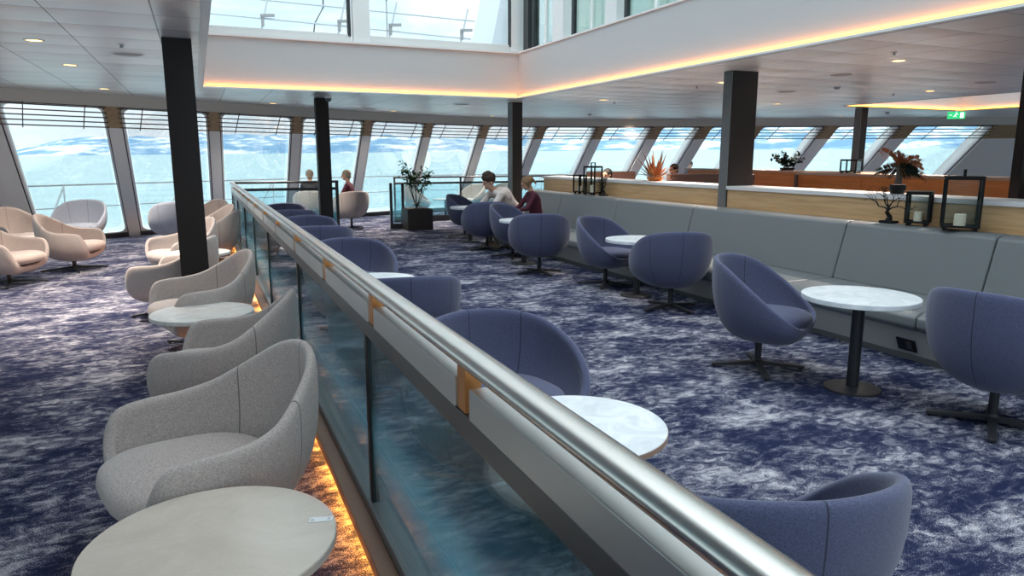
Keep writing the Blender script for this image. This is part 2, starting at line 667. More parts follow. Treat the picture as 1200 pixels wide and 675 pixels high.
struct(MB().box(AX1 - 0.03, AX1, -4, AY1, FZ - 0.015, FZ + 0.01).build('trim_42', M_white), 'white cap line on the right fascia')
# cove ledges that carry the LED strip
struct(MB().box(AX0, AX1, AY1 - 0.055, AY1, CZ - 0.02, CZ + 0.005).build('trim_43', M_white), 'cove ledge under the front fascia')
struct(MB().box(AX1 - 0.055, AX1, -4, AY1 - 0.055, CZ - 0.02, CZ + 0.005).build('trim_44', M_white), 'cove ledge under the right fascia')
o = MB().box(AX0 + 0.03, AX1 - 0.03, AY1 - 0.045, AY1 - 0.02, CZ + 0.005, CZ + 0.015).build('led_strip', M_led)
tag(o, 'glowing amber light strip along the bottom of the front fascia', 'light strip')
o = MB().box(AX1 - 0.045, AX1 - 0.02, -4, AY1 - 0.06, CZ + 0.005, CZ + 0.015).build('led_strip', M_led)
tag(o, 'glowing amber light strip along the bottom of the long right fascia', 'light strip')


def area(name, loc, rot, sx, sy, power, col, spread=None):
    l = bpy.data.lights.new(name, 'AREA')
    l.shape = 'RECTANGLE'
    l.size = sx
    l.size_y = sy
    l.energy = power
    l.color = col
    if spread:
        l.spread = spread
    o = bpy.data.objects.new(name, l)
    C.objects.link(o)
    o.location = loc
    o.rotation_euler = rot
    return o


AMBER = (1.0, 0.26, 0.03)
area('cove_lamp_front', ((AX0 + AX1) / 2, AY1 - 0.033, CZ + 0.016), (PI, 0, 0), AX1 - AX0 - 0.1, 0.02, 3, AMBER)
area('cove_lamp_right', (AX1 - 0.033, 4.0, CZ + 0.016), (PI, 0, PI / 2), 15.8, 0.02, 7, AMBER)

# upper front windows (plane Y = 12.05)
ux = [(AX0, 2.44), (2.74, 5.28)]
for k, (x0, x1) in enumerate(ux):
    w = struct(empty('window_%d' % (30 + k)), 'upper window of the ceiling well')
    b = MB()
    b.box(x0, x1, AY1 + 0.03, AY1 + 0.12, FZ + 0.015, FZ + 0.13)
    b.build('window_sill', M_post, w)
    MB().box(x0 + 0.0, x1, AY1 + 0.07, AY1 + 0.08, FZ + 0.13, 5.3).build('glass_pane', M_glass, w)
    MB().box(x1 - 0.05, x1, AY1 + 0.02, AY1 + 0.1, FZ + 0.1, 5.3).build('gasket', M_gasket, w)
struct(MB().box(2.47, 2.74, AY1 - 0.02, AY1 + 0.15, FZ, 5.3).build('trim_45', M_frame), 'white mullion between the upper front windows')
struct(MB().box(5.26, 5.5, AY1 - 0.0, AY1 + 0.2, FZ, 5.3).build('trim_46', M_frame), 'corner mullion of the upper windows')
# upper right windows (plane X = 5.4)
cuts = [(11.52, 10.68, 10.68, 10.32), (10.1, 9.06, 9.06, 8.76), (8.6, 7.3, 7.3, 7.0), (6.9, 5.6, 5.6, 5.3), (5.2, 3.4, 3.4, 3.1)]
struct(MB().box(5.4, 5.62, 11.66, 11.85, FZ, 5.3).build('trim_47', M_gasket), 'dark corner jamb of the upper windows')
for k, (ya, yb, pa, pb) in enumerate(cuts):
    w = struct(empty('window_%d' % (32 + k)), 'upper side window of the ceiling well')
    MB().box(5.48, 5.49, yb, ya, FZ, 5.3).build('glass_pane', M_uglass, w)
    MB().box(5.44, 5.50, ya - 0.0, ya + 0.06, FZ, 5.3).build('gasket', M_gasket, w)
    MB().box(5.46, 5.50, (ya + yb) / 2 - 0.03, (ya + yb) / 2 + 0.03, FZ, 5.3).build('mullion', M_frame, w)
    struct(MB().box(5.38, 5.62, pb, pa, FZ, 5.3).build('trim_%d' % (50 + k), M_frame), 'white mullion of the upper side windows')
M_upper = mat('upper_room_wall', (0.62, 0.70, 0.67), 0.7)
struct(MB().box(6.4, 6.5, -4, 12.0, FZ, 5.3).build('wall_upper_room', M_upper), 'greenish wall of the upper deck room')
struct(MB().box(AX1 + 0.15, 7.1, -4, 12.2, FZ - 0.12, FZ).build('floor_upper', M_upper), 'upper deck floor behind the side windows')
sk_ = struct(empty('window_50'), 'unseen skylight added over the ceiling well for daylight')  # unseen, added to bring more daylight into the lounge
MB().box(-0.2, 7.1, -4, 12.3, 5.34, 5.35).build('glass_pane', M_glass, sk_)
for i in range(9):
    MB().box(-0.2, 7.1, -4 + i * 2, -3.88 + i * 2, 5.3, 5.42).build('glazing_bar', M_white, sk_)
struct(MB().box(AX0 - 0.15, AX0, -4, 12.2, FZ, 5.3).build('wall_upper_left', M_fascia), 'white upper wall on the left of the well')

# second well on the right
struct(MB().box(BX0, BX1 + 0.15, BY1 - 0.01, BY1 + 0.15, CZ, 3.5).build('wall_second_well_front', M_fascia), 'white fascia of the far right ceiling well')
struct(MB().box(BX1 - 0.01, BX1 + 0.15, BY0, BY1, CZ, 3.5).build('wall_second_well_right', M_fascia), 'right fascia of the far right ceiling well')
struct(MB().box(BX0 - 0.1, BX0, BY0, BY1, CZ, 3.5).build('wall_second_well_left', M_fascia), 'left fascia of the far right ceiling well')
sk_ = struct(empty('window_51'), 'skylight over the far right ceiling well')
MB().box(BX0 - 0.1, BX1 + 0.15, BY0, BY1 + 0.15, 3.5, 3.51).build('glass_pane', M_glass, sk_)
tag(MB().box(BX0 + 0.03, BX1 - 0.03, BY1 - 0.05, BY1 - 0.02, CZ, CZ + 0.02).build('led_strip', M_led), 'amber light strip in the far right ceiling well, front side', 'light strip')
tag(MB().box(BX1 - 0.05, BX1 - 0.02, BY0, BY1 - 0.06, CZ, CZ + 0.02).build('led_strip', M_led), 'amber light strip in the far right ceiling well, right side', 'light strip')
area('second_cove_front', ((BX0 + BX1) / 2, BY1 - 0.035, CZ + 0.0205), (PI, 0, 0), BX1 - BX0 - 0.1, 0.028, 1.6, AMBER)
area('second_cove_right', (BX1 - 0.035, (BY0 + BY1) / 2, CZ + 0.0205), (PI, 0, PI / 2), BY1 - BY0 - 0.1, 0.028, 1.6, AMBER)

# ------------------------------------------------------------------ columns
COLS = [('trim_60', -0.21, 0.035, 7.3, 7.5, 0), ('trim_61', 2.04, 2.27, 13.5, 13.7, 0), ('trim_62', 5.70, 5.91, 13.0, 13.22, 1),
        ('trim_63', 6.13, 6.53, 7.22, 7.38, 1), ('trim_64', 13.34, 13.53, 11.5, 11.68, 1), ('trim_65', 9.12, 9.5, 5.5, 5.62, 0)]
for n, x0, x1, y0, y1, side in COLS:
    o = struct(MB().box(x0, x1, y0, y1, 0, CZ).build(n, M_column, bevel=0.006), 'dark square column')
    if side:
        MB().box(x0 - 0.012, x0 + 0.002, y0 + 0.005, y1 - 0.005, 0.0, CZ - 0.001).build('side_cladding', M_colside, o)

# ------------------------------------------------------------------ chairs


def catmull(keys, x):
    """keys: list of (x, tuple), x ascending; smooth interpolation with clamped ends"""
    n = len(keys)
    if x <= keys[0][0]:
        return keys[0][1]
    for i in range(n - 1):
        if x <= keys[i + 1][0]:
            t = (x - keys[i][0]) / (keys[i + 1][0] - keys[i][0])
            def g(j):
                if j < 0:      # mirrored at both ends (symmetric shell)
                    v = keys[-j][1]
                    return (v[0], -v[1], v[2])
                if j >= n:
                    v = keys[2 * n - 2 - j][1]
                    return (v[0], -v[1], v[2])
                return keys[j][1]
            p0, p1, p2, p3 = g(i - 1), g(i), g(i + 1), g(i + 2)
            return tuple(0.5 * ((2 * b_) + (-a + c) * t + (2 * a - 5 * b_ + 4 * c - d) * t * t + (-a + 3 * b_ - 3 * c + d) * t ** 3)
                         for a, b_, c, d in zip(p0, p1, p2, p3))
    return keys[-1][1]


def shell_mesh(keys, zb, rb, bulge, cx=0.0, NU=40, NV=10, pw=0.72):
    bm = bmesh.new()
    rings = []
    for v in range(NV + 1):
        t = v / NV
        a = t * PI / 2
        g = math.sin(a) ** pw
        kz = (1 - math.cos(a)) * 0.9 + t * 0.1
        ring = []
        for u in range(NU):
            ph = 360.0 * u / NU
            sgn = 1
            q = ph
            if q > 180:
                q = 360 - q
                sgn = -1
            x, y, z = catmull(keys, q)
            y *= sgn
            L = math.hypot(x - cx, y) or 1
            bul = 1 + bulge * math.sin(PI * min(1, t * 1.02)) ** 1.2 * (0.6 if q < 40 else 1)
            X = cx + ((x - cx) * (rb / L) * (1 - g) + (x - cx) * g) * bul
            Y = (y * (rb / L) * (1 - g) + y * g) * bul
            Z = zb + (z - zb) * kz
            ring.append(bm.verts.new((X, Y, Z)))
        rings.append(ring)
    for A, B_ in zip(rings, rings[1:]):
        for i in range(NU):
            j = (i + 1) % NU
            bm.faces.new((A[i], A[j], B_[j], B_[i]))
    bm.faces.new(rings[0][::-1])
    bmesh.ops.recalc_face_normals(bm, faces=bm.faces[:])
    return bm


def shell_obj(name, bm, m, parent, thick):
    me = bpy.data.meshes.new(name)
    bm.to_mesh(me)
    bm.free()
    me.materials.append(m)
    for p in me.polygons:
        p.use_smooth = True
    o = bpy.data.objects.new(name, me)
    C.objects.link(o)
    o.parent = parent
    s = o.modifiers.new('solid', 'SOLIDIFY')
    s.thickness = thick
    s.offset = -1
    s.use_even_offset = False
    d = o.modifiers.new('sub', 'SUBSURF')
    d.levels = 2
    d.render_levels = 2
    return o


def plain(m):
    if m.name not in CUSH:
        cols = {'blue_fabric': (0.075, 0.083, 0.150), 'greige_fabric': (0.43, 0.365, 0.345), 'blue_lit_grey_fabric': (0.30, 0.33, 0.40)}
        CUSH[m.name] = fabric(m.name + '_cushion', cols[m.name], seam=False)
    return CUSH[m.name]


def cushion_obj(name, m, parent, x0, x1, hw, z0, z1, front_round=2.6, tilt=0.0):
    """soft pillow, superellipse plan"""
    m = plain(m)
    bm = bmesh.new()
    NU, NV = 36, 8
    cx, hx = (x0 + x1) / 2, (x1 - x0) / 2
    rings = []
    for v in range(NV + 1):
        a = -PI / 2 + PI * v / NV
        rr = max(0.0, math.cos(a)) ** 0.38
        zz = (z0 + z1) / 2 + (z1 - z0) / 2 * math.copysign(abs(math.sin(a)) ** 0.8, math.sin(a))
        ring = []
        for u in range(NU):
            p = 2 * PI * u / NU
            e = 2 / front_round
            X = math.copysign(abs(math.cos(p)) ** e, math.cos(p)) * hx
            Y = math.copysign(abs(math.sin(p)) ** e, math.sin(p)) * hw
            if rr < 1e-3:
                rr_ = 0.02
            else:
                rr_ = rr
            ring.append(bm.verts.new((cx + X * rr_, Y * rr_, zz + tilt * X)))
        rings.append(ring)
    for A, B_ in zip(rings, rings[1:]):
        for i in range(NU):
            j = (i + 1) % NU
            bm.faces.new((A[i], A[j], B_[j], B_[i]))
    bm.faces.new(rings[0][::-1])
    bm.faces.new(rings[-1])
    bmesh.ops.recalc_face_normals(bm, faces=bm.faces[:])
    me = bpy.data.meshes.new(name)
    bm.to_mesh(me)
    bm.free()
    me.materials.append(m)
    for p in me.polygons:
        p.use_smooth = True
    o = bpy.data.objects.new(name, me)
    C.objects.link(o)
    o.parent = parent
    return o


def star_base(root, zc, L, w0, w1, rot):
    MB().cyl((0, 0, 0.03), (0, 0, zc), 0.026, n=16).build('column', M_base, root, smooth='auto')
    hub = MB().lathe([(0, 0.025), (0.035, 0.025), (0.038, 0.06), (0.028, 0.075), (0, 0.075)], n=20)
    hub.build('hub', M_base, root, smooth='auto')
    for k in range(4):
        a = rot + k * PI / 2
        d = Vector((math.cos(a), math.sin(a), 0))
        n = Vector((-d.y, d.x, 0))
        p0, p1 = d * 0.02, d * L
        b = MB()
        b.hexa([p0 + n * w0 / 2 + Vector((0, 0, 0.030)), p0 - n * w0 / 2 + Vector((0, 0, 0.030)), p0 - n * w0 / 2 + Vector((0, 0, 0.062)), p0 + n * w0 / 2 + Vector((0, 0, 0.062))],
               [p1 + n * w1 / 2 + Vector((0, 0, 0.010)), p1 - n * w1 / 2 + Vector((0, 0, 0.010)), p1 - n * w1 / 2 + Vector((0, 0, 0.030)), p1 + n * w1 / 2 + Vector((0, 0, 0.030))])
        bl = b.build('blade', M_base, root, bevel=0.003)
        MB().cyl(d * (L - 0.025), d * (L - 0.025) + Vector((0, 0, 0.012)), 0.012, n=12).build('glide', M_black, bl)


TUB = [(0, (0.355, 0, 0.385)), (28, (0.36, 0.18, 0.39)), (50, (0.335, 0.33, 0.43)), (68, (0.24, 0.405, 0.51)), (86, (0.10, 0.435, 0.62)),
       (106, (-0.06, 0.415, 0.735)), (128, (-0.195, 0.345, 0.815)), (152, (-0.315, 0.205, 0.855)), (180, (-0.37, 0, 0.865))]
LOUNGE = [(0, (0.28, 0, 0.25)), (24, (0.295, 0.19, 0.265)), (42, (0.33, 0.335, 0.39)), (54, (0.29, 0.405, 0.535)), (72, (0.15, 0.43, 0.565)),
          (95, (0.0, 0.43, 0.57)), (118, (-0.16, 0.395, 0.605)), (138, (-0.29, 0.305, 0.69)), (158, (-0.405, 0.18, 0.785)), (180, (-0.45, 0, 0.82))]


def make_tub(m, label, group, loc, rz):
    r = tag(empty('tub_chair', loc, rz), label, 'chair', group)
    shell_obj('shell', shell_mesh(TUB, 0.235, 0.09, 0.06), m, r, 0.045)
    cushion_obj('seat_cushion', m, r, -0.25, 0.365, 0.31, 0.345, 0.47, 2.5)
    b = MB()
    star_base(r, 0.25, 0.345, 0.045, 0.045, 0.45)
    return r


def make_lounge(m, label, group, loc, rz):
    r = tag(empty('lounge_chair', loc, rz), label, 'chair', group)
    shell_obj('shell', shell_mesh(LOUNGE, 0.145, 0.10, 0.06, cx=0.0, pw=0.62), m, r, 0.048)
    cushion_obj('seat_cushion', m, r, -0.28, 0.40, 0.345, 0.255, 0.41, 2.9, 0.04)
    star_base(r, 0.18, 0.42, 0.045, 0.022, 0.5)
    return r


D = math.radians
GB = 'blue tub chairs along the banquette'
tub0 = make_tub(M_blue, 'blue tub chair left of the nearest marble pedestal table, opening towards it', GB, (3.85, 4.08, 0), D(-57))
for x, y, a, lab in [
    (4.30, 2.58, 8, 'blue tub chair cut off by the right edge, right of the nearest pedestal table'),
    (4.54, 6.15, 70, 'blue tub chair turned its back, in front of the middle pedestal table'),
    (4.64, 7.66, -64, 'blue tub chair opening to the viewer behind the middle pedestal table, cushion showing'),
    (4.28, 8.84, 68, 'blue tub chair seen squarely from the back, beyond the middle pedestal table'),
    (4.60, 10.5, -50, 'blue tub chair opening right, just behind the squarely turned blue tub chair'),
    (4.55, 11.50, 80, 'blue tub chair turned its back, directly left of the striped shirt person'),
    (4.90, 13.6, -40, 'blue tub chair farthest along the banquette, nearest the potted tree'),
]:
    dup(tub0, (x, y, 0), D(a), lab)

GL = 'grey lounge chairs along the left of the railing'
lg0 = make_lounge(M_grey, 'greige lounge chair nearest the camera, left of the railing, cushion fully showing', GL, (-0.04, 3.00, 0), D(196))
for x, y, a, lab in [
    (0.06, 4.50, 166, 'greige lounge chair second from the camera left of the railing, seen from its side'),
    (-0.05, 6.42, 196, 'greige lounge chair just beyond the second stone table, left of the railing'),
    (-0.30, 8.0, 160, 'greige lounge chair partly hidden by the left dark column, nearer of the two there'),
    (-0.26, 10.2, 205, 'greige lounge chair whose arm and cushion show left of the left dark column'),
    (0.12, 11.8, 158, 'greige lounge chair with pointed back beside the railing, right of the left column'),
    (0.1, 13.0, 200, 'greige lounge chair at the far end of the railing, second from the end'),
    (0.1, 14.4, 235, 'greige lounge chair farthest along the left of the railing'),
]:
    dup(lg0, (x, y, 0), D(a), lab)
GW = 'grey lounge chairs by the left windows'
for x, y, a, lab in [
    (-2.30, 10.75, -22, 'greige lounge chair cut off by the left edge of the photo, nearer the camera'),
    (-1.72, 11.80, -14, 'greige lounge chair with reddish back in the middle of the group by the left window'),
    (-2.62, 13.5, -50, 'greige lounge chair behind the others against the left wall post'),
]:
    dup(lg0, (x, y, 0), D(a), lab, GW)

GR = 'blue lounge chairs along the right of the railing'
LOWTUB = [(0, (0.375, 0, 0.30)), (28, (0.38, 0.19, 0.305)), (50, (0.36, 0.345, 0.35)), (68, (0.265, 0.43, 0.45)), (86, (0.12, 0.46, 0.555)),
          (106, (-0.06, 0.445, 0.635)), (128, (-0.21, 0.37, 0.69)), (152, (-0.33, 0.22, 0.715)), (180, (-0.385, 0, 0.725))]


def make_lowtub(m, label, group, loc, rz):
    r = tag(empty('lounge_tub_chair', loc, rz), label, 'chair', group)
    shell_obj('shell', shell_mesh(LOWTUB, 0.165, 0.10, 0.06), m, r, 0.05)
    cushion_obj('seat_cushion', m, r, -0.26, 0.375, 0.32, 0.25, 0.365, 2.5)
    star_base(r, 0.18, 0.36, 0.045, 0.035, 0.45)
    return r


bl0 = make_lowtub(M_blue, 'blue low tub chair at the bottom edge of the photo, nearest right of the railing', GR, (1.53, 1.59, 0), D(74))
for x, y, a, lab in [
    (1.44, 3.48, -82, 'blue low tub chair with domed back behind the nearest low white table'),
    (1.45, 5.45, 82, 'blue low tub chair turned its back in front of the second white table'),
    (1.45, 7.62, -85, 'blue low tub chair with a domed back behind the second white table'),
    (1.45, 9.85, 84, 'blue low tub chair fifth from the camera right of the railing'),
    (1.45, 11.0, -100, 'blue low tub chair sixth from the camera right of the railing'),
    (1.45, 13.0, 84, 'blue low tub chair second from the far end right of the railing'),
    (1.45, 14.2, -100, 'blue low tub chair at the far end right of the railing'),
]:
    dup(bl0, (x, y, 0), D(a), lab)

tubg = make_tub(M_bluelitgrey, 'grey tub chair, bluish light in its colour, against the left window, opening to the viewer', 'pale grey tub chairs by the windows', (-1.92, 14.35, 0), D(-105))
dup(tubg, (-0.40, 13.7, 0), D(100), 'pale blue-grey tub chair turned its back, left of the left dark column')
tubf = make_tub(M_grey, 'greige tub chair holding the person in burgundy, beyond the railing', 'greige tub chairs beyond the railings', (3.12, 16.2, 0), D(100))
dup(tubf, (2.35, 16.75, 0), D(75), 'greige tub chair holding the person in a dark jacket, beyond the railing')
dup(tubf, (5.35, 18.6, 0), D(-20), 'greige tub chair behind the potted tree, beyond the far glass rail')
dup(tubf, (7.0, 18.8, 0), D(200), 'pale tub chair right of the small table beyond the far glass rail')
dup(tubf, (7.95, 19.3, 0), D(180), 'pale tub chair farthest right beyond the far glass rail')

# ------------------------------------------------------------------ tables


def table(name, loc, r, z, m_top, m_edge, label, group, pr=0.035, br=0.2, th=0.03):
    t = tag(empty(name, loc), label, 'table', group)
    e = 0.004
    MB().lathe([(0, z - th), (r - e, z - th), (r, z - th + e), (r, z - 0.003), (0.0, z - 0.003)], n=72).build('edge_band', m_edge, t, smooth='auto')
    MB().lathe([(0, z - 0.004), (r - 0.001, z - 0.004), (r - 0.003, z), (0, z)], n=72).build('tabletop', m_top, t, smooth='auto')
    MB().cyl((0, 0, 0.015), (0, 0, z - th), pr, n=28).build('pedestal', M_base, t, smooth='auto')
    MB().lathe([(0, 0), (br, 0), (br, 0.012), (br - 0.02, 0.018), (0, 0.024)], n=56).build('foot_plate', M_base, t, smooth='auto')
    return t


GP = 'marble pedestal tables along the banquette'
pt0 = table('pedestal_table', (4.10, 3.42, 0), 0.375, 0.67, M_marble, M_marble, 'round marble pedestal table nearest the camera, by the banquette', GP, 0.04, 0.185, 0.035)
dup(pt0, (4.62, 6.92, 0), 0, 'round marble pedestal table second along the banquette, between two blue tub chairs')
dup(pt0, (4.46, 9.75, 0), 0, 'round marble pedestal table third along the banquette, half hidden by the squarely turned tub chair')
dup(pt0, (4.70, 12.75, 0), 0, 'round marble pedestal table farthest along the banquette, left of the person in stripes')
GQ = 'low round tables right of the railing'
lt0 = table('coffee_table', (1.43, 2.56, 0), 0.385, 0.46, M_marble, M_edge, 'low white table with wooden edge nearest the camera, right of the railing', GQ)
dup(lt0, (1.48, 6.62, 0), 0, 'low white table with wooden edge, second right of the railing')
GT = 'low round tables left of the railing'
st0 = table('coffee_table', (-0.04, 2.17, 0), 0.365, 0.46, M_stone, M_stone, 'low beige stone table at the bottom of the photo with a white card on it', GT)
M_pale = marble('pale_stone', (0.55, 0.52, 0.49), (0.80, 0.79, 0.77), 0.3, 4.0)
st1 = table('coffee_table', (-0.04, 5.70, 0), 0.365, 0.46, M_pale, M_pale, 'low pale stone table second from the camera left of the railing', GT)
dup(st1, (-0.06, 9.4, 0), 0, 'low pale stone table behind the left dark column')
dup(st1, (-2.45, 12.05, 0), 0, 'low pale stone table among the chairs at the left edge of the photo', 'low round tables by the windows')
dup(st1, (6.25, 18.9, 0), 0, 'low pale table between the chairs beyond the far glass rail', 'low round tables by the windows')

# card on the nearest stone table
cx_, cy_ = at(376, 608, 0.463)
cd = tag(empty('table_card', (cx_, cy_, 0.4605), D(-14)), 'small white printed card lying on the beige stone table', 'card')
MB().box(-0.036, 0.036, -0.0145, 0.0145, 0.0002, 0.002).build('card', mat('card_white', (0.85, 0.86, 0.87), 0.4), cd)
Mtxt = mat('print_grey', (0.25, 0.25, 0.27), 0.6)
b = MB()
for i in range(3):
    b.box(-0.031 + i * 0.004, -0.029 + i * 0.004, -0.009, 0.009 - i * 0.003, 0.002, 0.0022)
for i in range(3):
    b.box(0.021 + i * 0.004, 0.0225 + i * 0.004, -0.010, 0.010, 0.002, 0.0022)
b.build('printed_lines', Mtxt, cd)

# ----------------------------------------------------------------- railings
RX = 0.60
RY0, RY1 = -1.5, 15.1
RXE = 2.66
g = tag(empty('glass_railing', (RX, 0, 0)), 'long glass railing with bright steel handrail running away down the middle of the lounge', 'railing')
pr = lambda *a: (a[0] - RX, a[1], a[2])
b = MB()
b.tube([pr(RX, RY0, 1.10), pr(RX, 5, 1.10), pr(RX, 10, 1.10), pr(RX, RY1, 1.10)], 0, 24, ell=(0.040, 0.027))
b.build('handrail', M_steel, g, smooth='auto')
MB().tube([pr(RX, RY1, 1.10), pr(RXE, RY1, 1.10)], 0, 20, ell=(0.035, 0.025)).build('handrail', M_darkbacklit, g, smooth='auto')  # steel return rail, its backlit shade put into the dark colour
MB().box(-0.02, RXE - RX, RY1 - 0.015, RY1 + 0.015, 0.93, 0.985).build('lower_band', M_darkbacklit, g)
MB().box(-0.02, 0.014, RY0, RY1, 0.885, 0.95).build('lower_band', M_gunmetal, g, bevel=0.003)
sp = [0.55, 1.66, 2.72, 3.84, 5.1, 6.4, 7.65, 8.9, 10.15, 11.4, 12.6, 13.8]
for y in sp:
    o = MB().box(-0.016, 0.03, y - 0.025, y + 0.035, 0.951, 1.078).build('spacer_block', M_copper, g, bevel=0.003)
ends = [RY0] + sp + [RY1]
for a, c in zip(ends, ends[1:]):
    MB().box(-0.024, 0.024, a + 0.035, c - 0.075, 0.953, 1.035).build('upper_band', M_steel2, g, bevel=0.003)
posts = [-1.35, 0.75, 2.85, 5.08, 7.4, 9.35, 11.2, 13.15, 15.08]
for y in posts:
    MB().box(-0.016, 0.016, y - 0.02, y + 0.02, 0.05, 0.90).build('post', M_black, g, bevel=0.002)
for a, c in zip(posts, posts[1:]):
    MB().box(-0.006, 0.006, a + 0.03, c - 0.03, 0.13, 0.89).build('glass_pane', M_rglass, g)
MB().box(-0.10, -0.03, RY0, RY1, 0.045, 0.10).build('kerb', M_kerb, g, bevel=0.004)
MB().box(-0.03, 0.05, RY0, RY1, 0.0, 0.14).build('glass_shoe', M_shoe2, g, bevel=0.004)
MB().box(0.03, RXE - RX, RY1 - 0.03, RY1 + 0.03, 0.0, 0.12).build('kerb', M_darkbacklit, g)
MB().box(0.05, RXE - RX - 0.05, RY1 - 0.006, RY1 + 0.006, 0.12, 0.93).build('glass_pane', M_rglass, g)
MB().box(RXE - RX - 0.06, RXE - RX, RY1 - 0.03, RY1 + 0.03, 0, 1.12).build('post', M_darkbacklit, g, bevel=0.004)
# amber light under the left kerb
tag(MB().box(RX - 0.05, RX - 0.035, 0.0, 15.0, 0.02, 0.04).build('led_strip', M_ledside), 'amber light strip low on the left side of the railing kerb', 'light strip')
area('kerb_lamp', (RX - 0.052, 7.5, 0.03), (0, D(62), 0), 0.018, 15, 45, (1.0, 0.36, 0.05))

# far railing by the windows
FY = 17.4
g = tag(empty('glass_railing', (4.42, FY, 0)), 'dark glass railing in front of the window seats, right of the potted tree', 'railing')
L2 = 5.6
MB().tube([(0, 0, 1.10), (L2, 0, 1.10)], 0, 16, ell=(0.035, 0.022)).build('handrail', M_darkbacklit, g, smooth='auto')
MB().box(0, L2, -0.015, 0.015, 0.93, 0.98).build('lower_band', M_darkbacklit, g)
MB().box(0, L2, -0.03, 0.03, 0, 0.14).build('kerb', M_darkbacklit, g)
px = [0.02, 1.75, 3.4, 5.0]
for x in px:
    MB().box(x - 0.02, x + 0.02, -0.02, 0.02, 0.1, 1.1).build('post', M_darkbacklit, g)
for a, c in zip(px, px[1:]):
    MB().box(a + 0.03, c - 0.03, -0.006, 0.006, 0.14, 0.93).build('glass_pane', M_rglass, g)
g = tag(empty('glass_screen', (3.9, 15.75, 0)), 'short glass screen with dark frame left of the planter', 'screen')
MB().box(0, 0.055, -0.03, 0.03, 0, 1.03).build('post', M_darkbacklit, g, bevel=0.004)
MB().box(0.27, 0.325, -0.03, 0.03, 0, 1.03).build('post', M_darkbacklit, g, bevel=0.004)
MB().box(0.055, 0.27, -0.03, 0.03, 0, 0.12).build('kerb', M_darkbacklit, g)
MB().box(0.055, 0.27, -0.006, 0.006, 0.12, 1.0).build('glass_pane', M_rglass, g)

# ------------------------------------------------------------- banquette
bq = tag(empty('banquette', (0, 0, 0)), 'long grey leather banquette running along the wooden partition', 'bench')
YS = [1.2, 3.62, 5.07, 7.45, 9.25, 11.07, 12.5]
MB().prism([(5.14, 0), (6.08, 0), (6.08, 0.27), (5.02, 0.27)], 'y', 1.2, 12.5).build('plinth', M_plinth, bq)
MB().prism([(5.125, 0), (5.16, 0), (5.16, 0.05), (5.11, 0.05)], 'y', 1.2, 12.5).build('kick_board', M_colside, bq)
for a, c in zip(YS, YS[1:]):
    MB().prism([(4.95, 0.31), (5.0, 0.27), (5.74, 0.27), (5.74, 0.43), (5.03, 0.43), (4.95, 0.39)], 'y', a + 0.004, c - 0.004).build('seat_cushion', M_leather, bq, bevel=0.02, seg=3)
    MB().prism([(5.66, 0.42), (5.80, 0.96), (5.86, 0.985), (6.02, 0.985), (6.05, 0.42)], 'y', a + 0.004, c - 0.004).build('back_cushion', M_leather, bq, bevel=0.022, seg=3)
MB().box(6.0, 6.14, 1.2, 12.5, 0.4, 0.968).build('ledge', M_oak, bq)
for y in (3.76, 9.96):
    o = MB().prism([(5.12, 0.08), (5.09, 0.08), (5.045, 0.18), (5.08, 0.18)], 'y', y - 0.08, y + 0.08).build('socket_plate', M_black, bq)
    MB().prism([(5.09, 0.10), (5.075, 0.10), (5.045, 0.16), (5.06, 0.16)], 'y', y - 0.05, y - 0.005).build('socket', M_gunmetal, o)

# wooden partition behind it
pw = tag(empty('wood_partition', (6.14, 0, 0)), 'oak faced partition with a pale top behind the banquette', 'partition')
MB().box(0, 0.42, 1.0, 12.5, 0, 1.195).build('body', M_oak, pw)
MB().box(-0.02, 0.46, 1.0, 12.53, 1.195, 1.24).build('countertop', M_top, pw, bevel=0.004)
# lower ledge for ornaments
tag(MB().box(6.62, 7.1, 1.0, 11.2, 0.0, 1.17).build('bench_back', M_brown, bevel=0.02), 'brown leather seat back on the far side of the oak partition', 'bench')

# partitions and seats behind
x0, y0 = at(884, 199, 1.34)
pb = tag(empty('wood_partition', (x0, y0, 0)), 'wooden partition with orange light in its colour, left half beyond the big dark column', 'partition')
MB().box(0, 0.25, -2.6, 2.2, 0, 1.30).build('body', M_orange, pb)
MB().box(-0.05, 0.35, -2.65, 2.25, 1.30, 1.34).build('countertop', mat('pale_wood_top', (0.50, 0.36, 0.28), 0.5), pb)
x1, y1 = at(936, 202, 1.32)
pc = tag(empty('wood_partition', (x1, y1, 0)), 'long wooden cabinet with orange light in its colour, beyond the oak partition, right half', 'partition')
MB().box(0, 0.4, -7, 0, 0, 1.28).build('body', M_orange, pc)
MB().box(-0.03, 0.45, -7, 0.03, 1.28, 1.32).build('countertop', mat('pale_wood_top', (0.5, 0.36, 0.28), 0.5), pc)
MB().box(-0.05, 0.40, -0.0, 0.05, 0, 1.28).build('end_panel', mat('grey_brown_panel', (0.20, 0.14, 0.11), 0.5), pc)
for k in range(4):
    MB().box(-0.012, 0.0, -0.1 - k * 1.4 - 1.3, -0.1 - k * 1.4, 0.2, 1.24).build('front_panel', M_orange, pc, bevel=0.004)
xx, yy = at(918, 213, 1.05)
ch = tag(empty('armchair', (xx * 0.98, yy * 0.98, 0), D(160)), 'orange-brown chair back arching in front of the orange partition', 'chair')
MB().lathe([(0.0, 0.3), (0.36, 0.35), (0.42, 0.7), (0.41, 1.0), (0.36, 1.1), (0.33, 1.0), (0.33, 0.6), (0, 0.45)], n=32).build('shell', M_orange, ch, smooth=True)
MB().cyl((0, 0, 0), (0, 0, 0.32), 0.03).build('column', M_base, ch)
